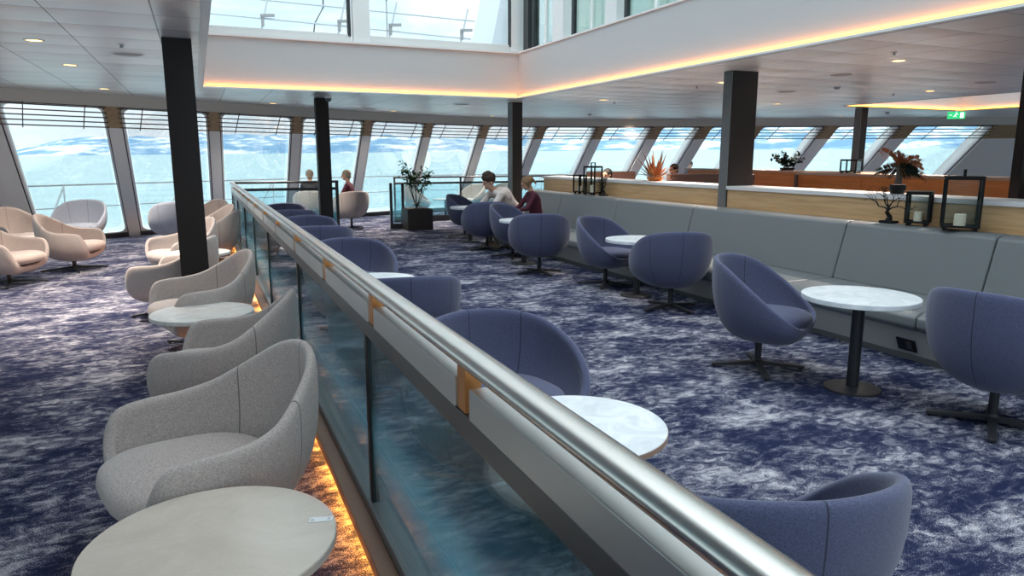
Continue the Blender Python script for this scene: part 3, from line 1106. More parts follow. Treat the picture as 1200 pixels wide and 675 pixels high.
for (pxa, pya, pxb, z, lab) in [(688, 201, 745, 1.30, 'brown seat back ledge left of the spiky orange plant'), (785, 204, 885, 1.28, 'long brown seat back ledge right of the spiky orange plant')]:
    xa, ya = at(pxa, pya, z)
    xb, yb = at(pxb, pya, z)
    d = Vector((xb - xa, yb - ya, 0))
    r = tag(empty('seat_back', (xa, ya, 0), math.atan2(d.y, d.x)), lab, 'bench')
    MB().box(0, d.length, 0, 0.3, 0, z).build('back_panel', M_brown, r, bevel=0.02)
    MB().box(0, d.length, 0.3, 0.9, 0, 0.45).build('seat_cushion', M_brown, r, bevel=0.02)

# ------------------------------------------------------------ lanterns


def lantern(loc, rz, w, h, label, handle=True, group='lanterns on the banquette ledge', legs=0.025):
    t = tag(empty('lantern', loc, rz), label, 'lantern', group)
    a = w / 2
    bw = 0.02
    z0, z1 = legs, h
    for sx in (-1, 1):
        for sy in (-1, 1):
            MB().box(sx * a - bw / 2, sx * a + bw / 2, sy * a - bw / 2, sy * a + bw / 2, z0, z1 - 0.02).build('corner_post', M_iron, t)
            MB().box(sx * (a - 0.02) - 0.014, sx * (a - 0.02) + 0.014, sy * (a - 0.02) - 0.014, sy * (a - 0.02) + 0.014, 0, z0).build('foot', M_iron, t)
    for z, nm in ((z0, 'bottom_rail'), (z1 - 0.03, 'top_rail')):
        for s_ in (-1, 1):
            MB().box(-a + bw / 2, a - bw / 2, s_ * a - bw / 2 + 0.001, s_ * a + bw / 2 - 0.001, z + 0.001, z + 0.019).build(nm, M_iron, t)
            MB().box(s_ * a - bw / 2 + 0.001, s_ * a + bw / 2 - 0.001, -a + bw / 2, a - bw / 2, z + 0.001, z + 0.019).build(nm, M_iron, t)
    MB().box(-a, a, -a, a, z0 + 0.002, z0 + 0.012).build('base_tray', M_iron, t)
    MB().box(-a - 0.014, a + 0.014, -a - 0.014, a + 0.014, z1 - 0.012, z1).build('lid', M_iron, t)
    for s_ in (-1, 1):
        MB().box(-a + bw / 2, a - bw / 2, s_ * a - 0.0015, s_ * a + 0.0015, z0 + 0.02, z1 - 0.03).build('glass_pane', M_lglass, t)
        MB().box(s_ * a - 0.0015, s_ * a + 0.0015, -a + bw / 2, a - bw / 2, z0 + 0.02, z1 - 0.03).build('glass_pane', M_lglass, t)
    if handle:
        b = MB()
        b.bar((-0.055, 0, z1), (-0.055, 0, z1 + 0.05), 0.016)
        b.bar((0.055, 0, z1), (0.055, 0, z1 + 0.05), 0.016)
        b.bar((-0.063, 0, z1 + 0.05), (0.063, 0, z1 + 0.05), 0.016, 0.014)
        bmesh.ops.remove_doubles(b.bm, verts=b.bm.verts[:], dist=0.001)
        b.build('handle', M_iron, t)
    return t


def candle(loc, r, h, label):
    t = tag(empty('candle', loc), label, 'candle', 'ivory pillar candles in the lanterns')
    MB().lathe([(0, 0), (r, 0), (r, h - 0.004), (r - 0.004, h), (r * 0.5, h - 0.004), (0, h - 0.006)], n=32).build('wax', M_candle, t, smooth='auto')
    MB().cyl((0, 0, h - 0.006), (0, 0, h + 0.01), 0.0015, n=6).build('wick', M_black, t)


LZ = 0.986
lantern((5.94, 4.03, LZ), D(38), 0.26, 0.455, 'big black lantern nearest the right edge, on the banquette top')
candle((5.94, 4.03, LZ + 0.037), 0.045, 0.10, 'ivory candle inside the big black lantern on the right')
lantern((5.98, 4.45, LZ), D(30), 0.18, 0.31, 'small black lantern right behind the big one on the right', False)
candle((5.98, 4.45, LZ + 0.037), 0.036, 0.09, 'ivory candle inside the small black lantern on the right')
lantern((5.96, 10.3, LZ), D(25), 0.21, 0.47, 'tall black lantern at the far end of the banquette')
candle((5.96, 10.3, LZ + 0.037), 0.045, 0.12, 'ivory candle inside the tall far lantern')
lantern((5.95, 10.72, LZ), D(10), 0.15, 0.32, 'small black lantern at the far end of the banquette, left of the tall one', False)
candle((5.95, 10.72, LZ + 0.037), 0.036, 0.09, 'ivory candle inside the small far lantern')
lx, ly = at(1030, 200, 1.33)
lantern((x1 + 0.2, 9.1, 1.322), D(20), 0.26, 0.24, 'thin black open lantern far off on the orange cabinet', False, 'lanterns on the orange cabinet')

# ---------------------------------------------------- branch sculptures


def tree_branches(b, p, d, L, r, depth, spread, rnd):
    q = p + d * L
    mid = p.lerp(q, 0.5) + Vector((rnd.uniform(-1, 1), rnd.uniform(-1, 1), rnd.uniform(-1, 1))) * L * 0.12
    b.tube([p, mid, q], r, 6, rr=[r, r * 0.85, r * 0.7])
    if depth == 0:
        return
    for k in range(2 if depth > 1 else 3):
        ang = rnd.uniform(0.35, 0.85) * spread
        ax = d.cross(Vector((rnd.uniform(-1, 1), rnd.uniform(-1, 1), rnd.uniform(-1, 1)))).normalized()
        nd = (Matrix.Rotation(ang, 3, ax) @ d).normalized()
        nd.x *= 0.55 if abs(nd.x) > 0.4 else 1
        tree_branches(b, q, nd.normalized(), L * rnd.uniform(0.62, 0.85), r * 0.62, depth - 1, spread, rnd)


def branch_tree(loc, label, H_, wide, seed, rz=0):
    t = tag(empty('branch_sculpture', loc, rz), label, 'ornament', 'branch ornaments on the banquette top')
    b = MB()
    rnd = random.Random(seed)
    b.tube([(0, 0, 0.02), (0.01, 0.0, 0.06), (-0.01, 0.02, 0.10), (0.0, 0.015, 0.13)], 0, 8, rr=[0.035, 0.022, 0.018, 0.015])
    for dx, dy, dz, L in ((0, -0.85 * wide, 0.35, 0.13), (0, 0.9 * wide, 0.25, 0.15), (0, 0.25, 1, 0.10), (0, -0.4, 0.9, 0.10), (0.2, 0.6 * wide, 0.7, 0.11)):
        tree_branches(b, Vector((0, 0.015, 0.12)), Vector((dx, dy, dz)).normalized(), L * H_ / 0.3, 0.008, 4, 1.0, rnd)
    b.build('branches', M_iron, t)
    MB().box(-0.05, 0.05, -0.07, 0.07, 0, 0.022).build('base', M_iron, t, bevel=0.004)
    return t


branch_tree((5.97, 4.74, LZ), 'black bare branch ornament with a wide crown left of the near lanterns', 0.23, 1.0, 5)
branch_tree((5.96, 9.95, LZ), 'small black bare branch ornament right of the far tall lantern', 0.20, 0.5, 9)

# ---------------------------------------------------------------- plants


def leaf(b, p, d, L, w, droop=0.0, n=4, up=Vector((0, 0, 1))):
    """bent pointed blade with a little thickness"""
    d = d.normalized()
    side = d.cross(up)
    side = side.normalized() if side.length > 1e-3 else Vector((1, 0, 0))
    A, B_ = [], []
    for i in range(n + 1):
        t = i / n
        c = p + d * L * t + Vector((0, 0, -droop * L * t * t))
        ww = w * math.sin(PI * (0.12 + 0.88 * t)) if t < 1 else 0.001
        A.append(b.bm.verts.new(c + side * ww))
        B_.append(b.bm.verts.new(c - side * ww + Vector((0, 0, 0.0006))))
    for i in range(n):
        b.bm.faces.new((A[i], A[i + 1], B_[i + 1], B_[i]))


# potted tree with planter
pl = tag(empty('planter', (4.46, 15.55, 0), D(0)), 'dark brown square planter beside the short glass screen', 'planter')
MB().prism([(-0.29, -0.29), (0.29, -0.29), (0.29, 0.29), (-0.29, 0.29)], 'z', 0, 0.46).build('box', M_planter, pl, bevel=0.008)
MB().box(-0.27, 0.27, -0.27, 0.27, 0.455, 0.47).build('soil', mat('soil', (0.03, 0.022, 0.016), 0.9), pl)
tr = tag(empty('potted_tree', (4.46, 15.55, 0.47)), 'slender leafy tree growing from the dark planter', 'tree')
rnd = random.Random(3)
b = MB()
tips = []
for k in range(6):
    a = k * 1.05 + 0.3
    lean = rnd.uniform(0.25, 0.75)
    top = Vector((math.cos(a) * lean * 0.9, math.sin(a) * lean * 0.5, rnd.uniform(0.5, 1.0)))
    mid = top * 0.5 + Vector((rnd.uniform(-.05, .05), 0, -0.03 * k + 0.05))
    b.tube([(0, 0, 0), mid * 0.5, mid, top], 0, 6, rr=[0.014, 0.010, 0.007, 0.003])
    tips += [(mid, top)]
b.build('stem', M_bark, tr)
b = MB()
for mid, top in tips:
    for j in range(60):
        t = rnd.random() ** 0.7
        p = mid.lerp(top, t) + Vector((rnd.uniform(-.10, .10), rnd.uniform(-.08, .08), rnd.uniform(-.08, .08)))
        leaf(b, p, Vector((rnd.uniform(-1, 1), rnd.uniform(-1, 1), rnd.uniform(-.4, .9))), rnd.uniform(.09, .15), .024, .25)
b.build('foliage', M_leaf, tr)
b = MB()
for j in range(26):
    a = rnd.uniform(0, 6.28)
    leaf(b, Vector((0, 0, 0.1)), Vector((math.cos(a), math.sin(a) * .5, rnd.uniform(-.2, .7))), rnd.uniform(.15, .28), .012, .5)
b.build('lower_fronds', mat('dry_leaf', (0.16, 0.13, 0.07), 0.7), tr)

# spiky orange plant
sx_, sy_ = 6.38, 9.15
bo = tag(empty('bowl_planter', (sx_, sy_, 1.241)), 'low orange-brown bowl on the oak partition holding the spiky plant', 'bowl')
MB().lathe([(0, 0), (0.09, 0), (0.12, 0.03), (0.125, 0.06), (0.115, 0.06), (0.10, 0.035), (0, 0.03)], n=36).build('bowl', M_orange, bo, smooth='auto')
sp_ = tag(empty('spiky_plant', (sx_, sy_, 1.275)), 'spiky orange-brown plant with long blades on the oak partition', 'plant')
sp_.scale = (1.25, 1.25, 1.2)
b, b2 = MB(), MB()
rnd = random.Random(11)
for j in range(85):
    a = rnd.uniform(0, 2 * PI)
    e = rnd.uniform(0.15, 1.35)
    L = rnd.uniform(.22, .40)
    d = Vector((math.cos(a) * math.cos(e), math.sin(a) * math.cos(e), math.sin(e)))
    leaf(b if j % 3 else b2, Vector((math.cos(a) * .03, math.sin(a) * .03, 0)), d, L, .014, .18 * (1.3 - e), 5)
b.build('blades', M_rust, sp_)
b2.build('pale_blades', M_rustlight, sp_)

# rusty palm-like plant
pp = tag(empty('palm_plant', (6.38, 5.0, 1.241)), 'rust red feathery palm in a dark pot on the oak partition near the lanterns', 'plant')
pp.scale = (1.2, 1.2, 1.2)
MB().lathe([(0, 0), (0.05, 0), (0.065, 0.04), (0.06, 0.075), (0, 0.07)], n=28).build('pot', M_iron, pp, smooth='auto')
b = MB()
b.tube([(0, 0, .08), (0.01, .0, .16), (0, .01, .22)], 0, 8, rr=[.03, .025, .02])
b.build('trunk', M_bark, pp)
b, b2 = MB(), MB()
rnd = random.Random(21)
for k, (ay, az, L) in enumerate([(0.55, .95, .30), (0.2, 1.0, .22), (-.9, .45, .27), (-.75, .75, .24), (-1, .1, .25), (.9, .25, .16), (-.35, .9, .2), (.7, .15, .18), (-.6, .15, .24), (.1, .2, .2)]):
    d = Vector((rnd.uniform(-.25, .25), ay, az)).normalized()
    base = Vector((0, 0, .2))
    for j in range(24):
        t = j / 23
        c = base + d * L * t + Vector((0, 0, -.35 * L * t * t))
        for sgn in (-1, 1):
            sd = (d * .8 + d.cross(Vector((1, 0, 0))) * sgn * .9 + Vector((rnd.uniform(-.3, .3), 0, 0)))
            leaf(b if k < 7 else b2, c, sd, .095 * (1.05 - t * .6), .009, .3, 3)
b.build('fronds', M_rust, pp)
b2.build('dark_fronds', M_leafdark, pp)

# dark leafy plant on the far partition
dx, dy = at(905, 197, 1.34)
dpl = tag(empty('leafy_plant', (x0 + 0.15, y0 - 0.75, 1.341)), 'dark small leaved plant standing on the orange partition', 'plant')
MB().lathe([(0, 0), (.12, 0), (.15, .05), (0, .05)], n=20).build('dish', M_iron, dpl, smooth='auto')
b, b2 = MB(), MB()
rnd = random.Random(31)
for k in range(9):
    a = rnd.uniform(0, 6.28)
    s_ = rnd.uniform(.15, .42)
    top = Vector((math.cos(a) * s_, math.sin(a) * s_, rnd.uniform(.12, .36)))
    b.tube([(0, 0, .04), top * .5 + Vector((0, 0, .05)), top], 0, 5, rr=[.006, .004, .002])
    for j in range(48):
        p = Vector((0, 0, .06)).lerp(top, rnd.uniform(.2, 1)) + Vector((rnd.uniform(-.05, .05), rnd.uniform(-.05, .05), rnd.uniform(-.03, .04)))
        leaf(b2, p, Vector((rnd.uniform(-1, 1), rnd.uniform(-1, 1), rnd.uniform(-.3, .8))), .075, .026, .1, 3)
b.build('stems', M_bark, dpl)
b2.build('foliage', M_leafdark, dpl)

# ---------------------------------------------------------- ceiling items
GD = 'warm recessed downlights in the ceiling'


def fixture(kind, px, py, label, n=0):
    x, y = at(px, py, CZ)
    if kind == 'down':
        t = tag(empty('downlight', (x, y, CZ)), label, 'downlight', GD)
        MB().lathe([(0.062, -0.004), (0.085, -0.008), (0.088, 0.0), (0.062, 0.0)], n=28).build('trim_ring', M_white, t, smooth='auto')
        MB().lathe([(0, -0.003), (0.064, -0.003), (0.064, 0.0), (0, 0.0)], n=28).build('lens', M_warm, t)
    elif kind == 'speaker':
        t = tag(empty('ceiling_speaker', (x, y, CZ)), label, 'speaker', 'round ceiling speakers')
        MB().lathe([(0, -0.012), (0.12, -0.012), (0.14, -0.006), (0.142, 0), (0, 0)], n=36).build('grille', M_fix, t, smooth='auto')
        MB().lathe([(0.14, -0.008), (0.158, -0.006), (0.16, 0), (0.14, 0)], n=36).build('rim', M_white, t, smooth='auto')
    elif kind == 'smoke':
        t = tag(empty('smoke_detector', (x, y, CZ)), label, 'smoke detector', 'smoke detectors on the ceiling')
        MB().lathe([(0, -0.05), (0.03, -0.048), (0.045, -0.03), (0.05, -0.012), (0, -0.012)], n=24).build('sensor_dome', M_fix, t, smooth='auto')
        MB().lathe([(0, -0.014), (0.06, -0.014), (0.062, 0), (0, 0)], n=24).build('base', M_white, t, smooth='auto')
    else:
        t = tag(empty('sprinkler', (x, y, CZ)), label, 'sprinkler', 'sprinkler heads in the ceiling')
        MB().lathe([(0, -0.03), (0.012, -0.03), (0.02, -0.022), (0.010, -0.018), (0.010, -0.004), (0, -0.004)], n=14).build('head', M_fix, t, smooth='auto')
        MB().lathe([(0, -0.005), (0.03, -0.005), (0.032, 0), (0, 0)], n=18).build('rosette', M_steel2, t, smooth='auto')
    return t, x, y


downs = [(40, 47, 'round warm downlight at the top left of the photo, nearest the camera'), (82, 76, 'round warm downlight just behind the nearest left one'),
         (122, 104, 'round warm downlight above the left windows beside the bulkhead'), (461, 130, 'warm downlight above the potted tree, below the front fascia'),
         (577, 136, 'warm downlight left of the central column'), (320, 121, 'warm downlight left of the column at the railing end'),
         (707, 117, 'warm downlight right of the central column, nearer one'), (740, 139, 'warm downlight near the bulkhead left of the big column'),
         (848, 96.5, 'warm downlight just left of the top of the big column'), (911, 121.5, 'warm downlight right of the big column, behind the large speaker'),
         (985, 136, 'warm downlight near the bulkhead left of the far right column'), (1053, 71, 'warm downlight at the upper right, nearest the camera'),
         (1090, 106.5, 'warm downlight in front of the far right ceiling well')]
for x, y, l in downs:
    t, X, Y = fixture('down', x, y, l)
    L = bpy.data.lights.new('downlight_lamp', 'SPOT')
    L.energy = 240
    L.spot_size = D(120)
    L.spot_blend = 0.8
    L.shadow_soft_size = 0.06
    L.color = (1, 0.86, 0.72)
    lo = bpy.data.objects.new('downlight_lamp', L)
    C.objects.link(lo)
    lo.location = (X, Y, CZ - 0.02)
for x, y, l in [(150, 63, 'round speaker in the ceiling at the left'), (433, 127, 'round speaker left of the warm light above the potted tree'),
                (541, 122, 'round speaker below the right end of the front fascia'), (922, 107, 'large round speaker right of the big column'),
                (986, 87, 'round speaker nearer the camera than the large one, at the right'), (1155, 96, 'round speaker at the right edge of the ceiling')]:
    fixture('speaker', x, y, l)
for x, y, l in [(981, 101, 'round smoke detector right of the large ceiling speaker'), (691, 133, 'smoke detector right of the central column'),
                (1040, 131, 'smoke detector right of the far right column')]:
    fixture('smoke', x, y, l)
for x, y, l in [(142, 52, 'sprinkler head in front of the left ceiling speaker'), (1048, 61, 'sprinkler head at the upper right of the ceiling'),
                (817, 101, 'sprinkler head left of the big column'), (1047, 110, 'sprinkler head in front of the far right well'), (720, 120, 'sprinkler head beyond the central column')]:
    fixture('sprinkler', x, y, l)
# dome camera on top of the column at the railing end
cxm, cym = at(383, 114, CZ)
t = tag(empty('dome_camera', (cxm, cym - .15, CZ)), 'small dark dome camera beside the top of the column at the railing end', 'camera')
MB().lathe([(0, -0.09), (0.03, -0.085), (0.05, -0.06), (0.055, -0.03), (0, -0.03)], n=20).build('dome', M_gunmetal, t, smooth=True)
MB().lathe([(0, -0.031), (0.06, -0.031), (0.062, 0), (0, 0)], n=20).build('mount', M_white, t, smooth='auto')

# exit sign
ex, ey = at(1120, 141, 2.45)
ex_d = (ex, ey)
ex, ey = ex * 0.93, ey * 0.93
t = tag(empty('exit_sign', (ex, ey, 2.42), -YAW - 0.3), 'green running man exit sign hanging below the ceiling at the right', 'sign')
MB().box(-0.17, 0.17, -0.015, 0.015, 0, 0.155).build('panel', M_green, t, bevel=0.003)
MB().bar((0, 0, 0.155), (0, 0, 0.19), 0.02).build('hanger', M_frame, t)
b = MB()
b.box(0.07, 0.14, -0.019, -0.016, 0.02, 0.135)
b.build('doorway_symbol', M_exitw, t)
b = MB()
b.ball((-0.005, -0.017, 0.128), 0.012, 10, (1, .2, 1))
b.bar((-0.01, -0.018, 0.11), (-0.03, -0.018, 0.07), 0.02, 0.004, (0, 1, 0))
b.bar((-0.03, -0.018, 0.07), (0.0, -0.018, 0.045), 0.012, 0.004, (0, 1, 0))
b.bar((-0.03, -0.018, 0.07), (-0.06, -0.018, 0.04), 0.012, 0.004, (0, 1, 0))
b.bar((-0.01, -0.018, 0.108), (0.03, -0.018, 0.09), 0.010, 0.004, (0, 1, 0))
b.build('running_figure', M_exitw, t)
b = MB()
b.bar((-0.14, -0.018, 0.08), (-0.09, -0.018, 0.08), 0.012, 0.004, (0, 1, 0))
b.build('arrow_symbol', M_exitw, t)

# ------------------------------------------------------------------ people


def remeshed(name, b, m, parent, vox=0.012, it=4):
    tmp_me = bpy.data.meshes.new(name + '_src')
    bmesh.ops.recalc_face_normals(b.bm, faces=b.bm.faces[:])
    b.bm.to_mesh(tmp_me)
    b.bm.free()
    tmp = bpy.data.objects.new(name + '_src', tmp_me)
    C.objects.link(tmp)
    r = tmp.modifiers.new('r', 'REMESH')
    r.mode = 'VOXEL'
    r.voxel_size = vox
    s = tmp.modifiers.new('s', 'SMOOTH')
    s.factor = 0.5
    s.iterations = it
    dg = bpy.context.evaluated_depsgraph_get()
    me = bpy.data.meshes.new_from_object(tmp.evaluated_get(dg))
    bpy.data.objects.remove(tmp)
    bpy.data.meshes.remove(tmp_me)
    me.materials.clear()
    me.materials.append(m)
    for p in me.polygons:
        p.use_smooth = True
    o = bpy.data.objects.new(name, me)
    C.objects.link(o)
    o.parent = parent
    return o


M_skin = mat('skin', (0.52, 0.30, 0.21), 0.6)
M_hairbr = mat('hair_dark_brown', (0.035, 0.018, 0.012), 0.7)
M_hairbl = mat('hair_light_brown', (0.20, 0.12, 0.06), 0.7)
M_hairgr = mat('hair_grey', (0.30, 0.25, 0.19), 0.8)
M_hairbk = mat('hair_black', (0.01, 0.008, 0.008), 0.7)
M_burg = mat('burgundy_knit', (0.075, 0.012, 0.028), 0.9)
M_jacket = mat('dark_jacket', (0.02, 0.025, 0.035), 0.8)
M_trous = mat('beige_trousers', (0.42, 0.36, 0.27), 0.9)
M_dtrous = mat('dark_trousers', (0.02, 0.02, 0.03), 0.9)
M_shoe = mat('beige_shoe', (0.42, 0.37, 0.28), 0.7)
M_stripe = mat('striped_shirt', (0.62, 0.56, 0.52), 0.85)
t = NT(M_stripe)
tc = t.new('ShaderNodeTexCoord').outputs['Object']
wv = t.new('ShaderNodeTexWave')
wv.inputs['Scale'].default_value = 14
wv.bands_direction = 'Y'
t.link(tc, wv.inputs['Vector'])
t.link(t.ramp(wv.outputs['Fac'], [(0.35, (0.70, 0.64, 0.60)), (0.8, (0.50, 0.42, 0.40))]), M_stripe.node_tree.nodes['Principled BSDF'].inputs['Base Color'])


def person(loc, heading, label, shirt, trousers, hair, hair_style, lean=0.25, nod=0.5, turn=0.0, seat=0.45, reach=0.3, scale=1.0, vox=0.012, full=True, shoe=None):
    r = tag(empty('person', loc, heading), label, 'person')
    r.scale = (scale,) * 3
    dz = Vector((math.sin(lean), 0, math.cos(lean)))
    pel = Vector((0, 0, seat + 0.10))
    waist = pel + dz * 0.16
    chest = pel + dz * 0.34
    l2 = lean * 1.35
    neckb = chest + Vector((math.sin(l2), 0, math.cos(l2))) * 0.17
    hd = Vector((math.sin(l2 * 0.9 + 0.1), 0, math.cos(l2 * 0.9 + 0.1)))
    necku = neckb + hd * 0.07
    R = Matrix.Rotation(turn, 3, 'Z') @ Matrix.Rotation(nod, 3, 'Y')
    hc = necku + R @ Vector((0.025, 0, 0.105))
    sk, sh, tr_ = MB(), MB(), MB()
    # torso under the clothes and clothing
    for bb, k in ((sk, 0.86), (sh, 1.0)):
        bb.ball(pel, 0.155 * k, 14, (0.85, 1.1, 0.8))
        bb.capsule(pel, waist, 0.135 * k, 0.125 * k)
        bb.capsule(waist, chest, 0.125 * k, 0.135 * k)
        for s_ in (-1, 1):
            bb.capsule(waist + Vector((0, s_ * .05, 0)), chest + Vector((0, s_ * .08, .02)), 0.10 * k, 0.105 * k)
            shd = neckb + Vector((-0.01, s_ * 0.165, -0.06))
            bb.capsule(chest + Vector((0, s_ * .06, .05)), shd, 0.10 * k, 0.062 * k)
            bb.capsule(neckb + Vector((0, 0, -0.02)), shd, 0.06 * k, 0.058 * k)
            el = shd + Vector((0.10 + reach * 0.35, s_ * 0.04, -0.25 + reach * .12))
            wr = el + Vector((0.19, -s_ * 0.08, -0.08 + reach * 0.15))
            bb.capsule(shd, el, 0.056 * k, 0.044 * k)
            if bb is sk:
                sk.capsule(el, wr, 0.038, 0.026)
                # hand: palm and five fingers, lightly curled
                fd = (wr - el).normalized()
                sd = fd.cross(Vector((0, 0, 1))).normalized()
                palm = wr + fd * 0.055
                sk.capsule(wr, palm, 0.026, 0.03)
                sk.capsule(palm - sd * .022, palm + sd * .022, 0.017, 0.017)
                for q, (off, Lf) in enumerate(((-.030, .055), (-.010, .068), (.010, .064), (.029, .050))):
                    k0 = palm + sd * off + fd * .012
                    k1 = k0 + fd * Lf * .55 + Vector((0, 0, -.006))
                    k2 = k1 + fd * Lf * .35 + Vector((0, 0, -.022))
                    sk.capsule(k0, k1, .0095, .0088)
                    sk.capsule(k1, k2, .0088, .0075)
                th0 = wr + fd * .02 - sd * s_ * .024
                sk.capsule(th0, th0 + fd * .035 - sd * s_ * .028, .012, .009)
            else:
                sh.capsule(el, el.lerp(wr, 0.55), 0.045, 0.038)
    sk.capsule(neckb, necku + hd * 0.03, 0.052, 0.05)
    # head: skull, jaw, nose, brow, ears, lips
    def hp(x, y, z):
        return hc + R @ Vector((x, y, z))
    sk.ball(hp(-0.012, 0, 0.022), 0.098, 16, (1.0, 0.80, 0.98), R)
    sk.ball(hp(0.022, 0, -0.045), 0.068, 14, (0.92, 0.80, 0.95), R)
    sk.ball(hp(0.058, 0, -0.088), 0.024, 10, (1, 1.1, .8), R)
    sk.capsule(hp(0.088, 0, 0.008), hp(0.106, 0, -0.026), 0.010, 0.0135)
    sk.ball(hp(0.076, 0, 0.024), 0.03, 10, (.6, 1.6, .45), R)
    sk.ball(hp(0.083, 0, -0.057), 0.016, 10, (.6, 1.4, .5), R)
    for s_ in (-1, 1):
        sk.ball(hp(-0.005, s_ * 0.080, -0.012), 0.026, 10, (.7, .35, 1.1), R)
    legs = []
    for s_ in (-1, 1):
        hip = pel + Vector((0, s_ * 0.09, -0.03))
        kn = Vector((0.43, s_ * 0.12, seat + 0.04))
        an = Vector((0.40, s_ * 0.12, 0.09))
        sk.capsule(hip, kn, 0.065, 0.046)
        sk.capsule(kn, an, 0.046, 0.032)
        sk.capsule(an, an + Vector((0.14, 0, -0.055)), 0.032, 0.025)
        tr_.capsule(hip, kn, 0.088, 0.064)
        tr_.capsule(kn, an + Vector((0, 0, .03)), 0.064, 0.055)
        legs.append(an)
    tr_.ball(pel + Vector((0, 0, -.03)), 0.155, 14, (0.9, 1.15, 0.62))
    remeshed('body', sk, M_skin, r, vox * 0.75)
    remeshed('shirt', sh, shirt, r, vox)
    remeshed('trousers', tr_, trousers, r, vox * 1.3)
    for an in legs:
        f_ = MB()
        f_.capsule(an + Vector((-.03, 0, -.05)), an + Vector((.15, 0, -.055)), .038, .034)
        remeshed('shoe', f_, shoe or M_base, r, vox)
    # eyes
    for s_ in (-1, 1):
        MB().ball(hp(0.080, s_ * 0.030, 0.004), 0.009, 10).build('eye', M_black, r, smooth=True)
    hb = MB()
    if hair_style == 'tousled':
        rn = random.Random(4)
        hb.ball(hp(-0.022, 0, 0.045), 0.108, 16, (1.0, .86, .88), R)
        for j in range(40):
            a, e = rn.uniform(0, 6.28), rn.uniform(0.1, 1.4)
            hb.ball(hp(-0.015 + 0.095 * math.cos(a) * math.cos(e), 0.085 * math.sin(a) * math.cos(e), 0.055 + 0.095 * math.sin(e)), rn.uniform(.018, .028), 8)
    elif hair_style == 'ponytail':
        hb.ball(hp(-0.025, 0, 0.035), 0.106, 16, (1.0, .86, .92), R)
        hb.ball(hp(-0.125, 0, 0.06), 0.032, 12)
        hb.capsule(hp(-0.13, 0, 0.05), hp(-0.165, 0, -0.08), 0.032, 0.014)
        for s_ in (-1, 1):
            hb.capsule(hp(0.0, s_ * .075, .03), hp(0.005, s_ * .075, -.07), .022, .010)
    elif hair_style == 'bun':
        hb.ball(hp(-0.022, 0, 0.040), 0.112, 16, (1.0, .86, .92), R)
        hb.ball(hp(-0.02, 0, 0.15), 0.045, 12)
    else:
        hb.ball(hp(-0.025, 0, 0.035), 0.105, 16, (1.0, .86, .92), R)
        hb.ball(hp(-0.06, 0, -0.02), 0.075, 12, (.8, .95, 1), R)
    remeshed('hair', hb, hair, r, vox * 0.8, 2)
    return r


person((5.20, 11.75, 0), D(188), 'person in a pale striped shirt bending forward over the farthest table beside the banquette', M_stripe, M_trous, M_hairbr, 'tousled', 0.74, 0.25, 0, reach=0.25, scale=1.14, shoe=M_shoe)
person((5.42, 11.28, 0), D(176), 'person in a burgundy jumper with tied light brown hair sitting on the banquette', M_burg, M_dtrous, M_hairbl, 'ponytail', 0.22, 0.45, 0, reach=0.2, scale=0.96)
person((2.32, 16.72, 0), D(85), 'grey haired person in a dark jacket seen from behind beyond the railing', M_jacket, M_dtrous, M_hairgr, 'short', 0.02, 0.05, 0, reach=0.1, scale=0.98, seat=0.44)
person((3.10, 16.18, 0), D(155), 'grey haired person in burgundy seated in the tub chair beyond the railing', M_burg, M_dtrous, M_hairgr, 'short', 0.05, 0.1, 0, reach=0.1, scale=0.98, seat=0.44)
hx, hy = at(713, 196, 1.40)
person((hx, hy, 0.02), D(200), 'dark haired person showing only the head over the partition, left of the spiky plant', M_jacket, M_dtrous, M_hairbk, 'short', 0.0, 0.1, 0, reach=0.1, vox=0.016)
hx, hy = at(791, 194, 1.42)
person((hx, hy, 0.10), D(190), 'black haired person showing only the head right of the spiky plant, nearer one', M_jacket, M_dtrous, M_hairbk, 'short', 0.0, 0.1, 0, reach=0.1, vox=0.016)
hx, hy = at(809, 191, 1.42)
person((hx * 1.04, hy * 1.04, 0.13), D(200), 'brown haired person just behind the black haired one right of the spiky plant', M_jacket, M_dtrous, M_hairbr, 'short', 0.0, 0.1, 0, reach=0.1, vox=0.016)

# ---------------------------------------------------------------- exterior
A_, B__ = 0.0123, 0.0072
Z0 = -14.0


def sea_z(x, y):
    return Z0 + A_ * x + B__ * y


ms = mat('sea_water', (0.30, 0.50, 0.54), 0.25, spec=0.35)
t = NT(ms)
tc = t.new('ShaderNodeTexCoord').outputs['Object']
n1 = t.noise(t.mapping(tc, (0.02, 0.05, 1)), 1.0, 4, 0.6)
t.link(t.ramp(n1, [(0.35, (0.30, 0.53, 0.56)), (0.65, (0.40, 0.62, 0.64))]), ms.node_tree.nodes['Principled BSDF'].inputs['Base Color'])
n2 = t.noise(t.mapping(tc, (0.5, 1.0, 1)), 1.0, 3, 0.6)
t.link(t.bump(n2, 0.05, 0.1), ms.node_tree.nodes['Principled BSDF'].inputs['Normal'])
b = MB()
R_ = 9000
v = [b.bm.verts.new((x, y, sea_z(x, y))) for x, y in ((-R_, -200), (R_, -200), (R_, R_), (-R_, R_))]
b.bm.faces.new(v)
o = b.build('sea', ms)
tag(o, 'calm pale turquoise sea outside the windows', 'sea', kind='stuff')

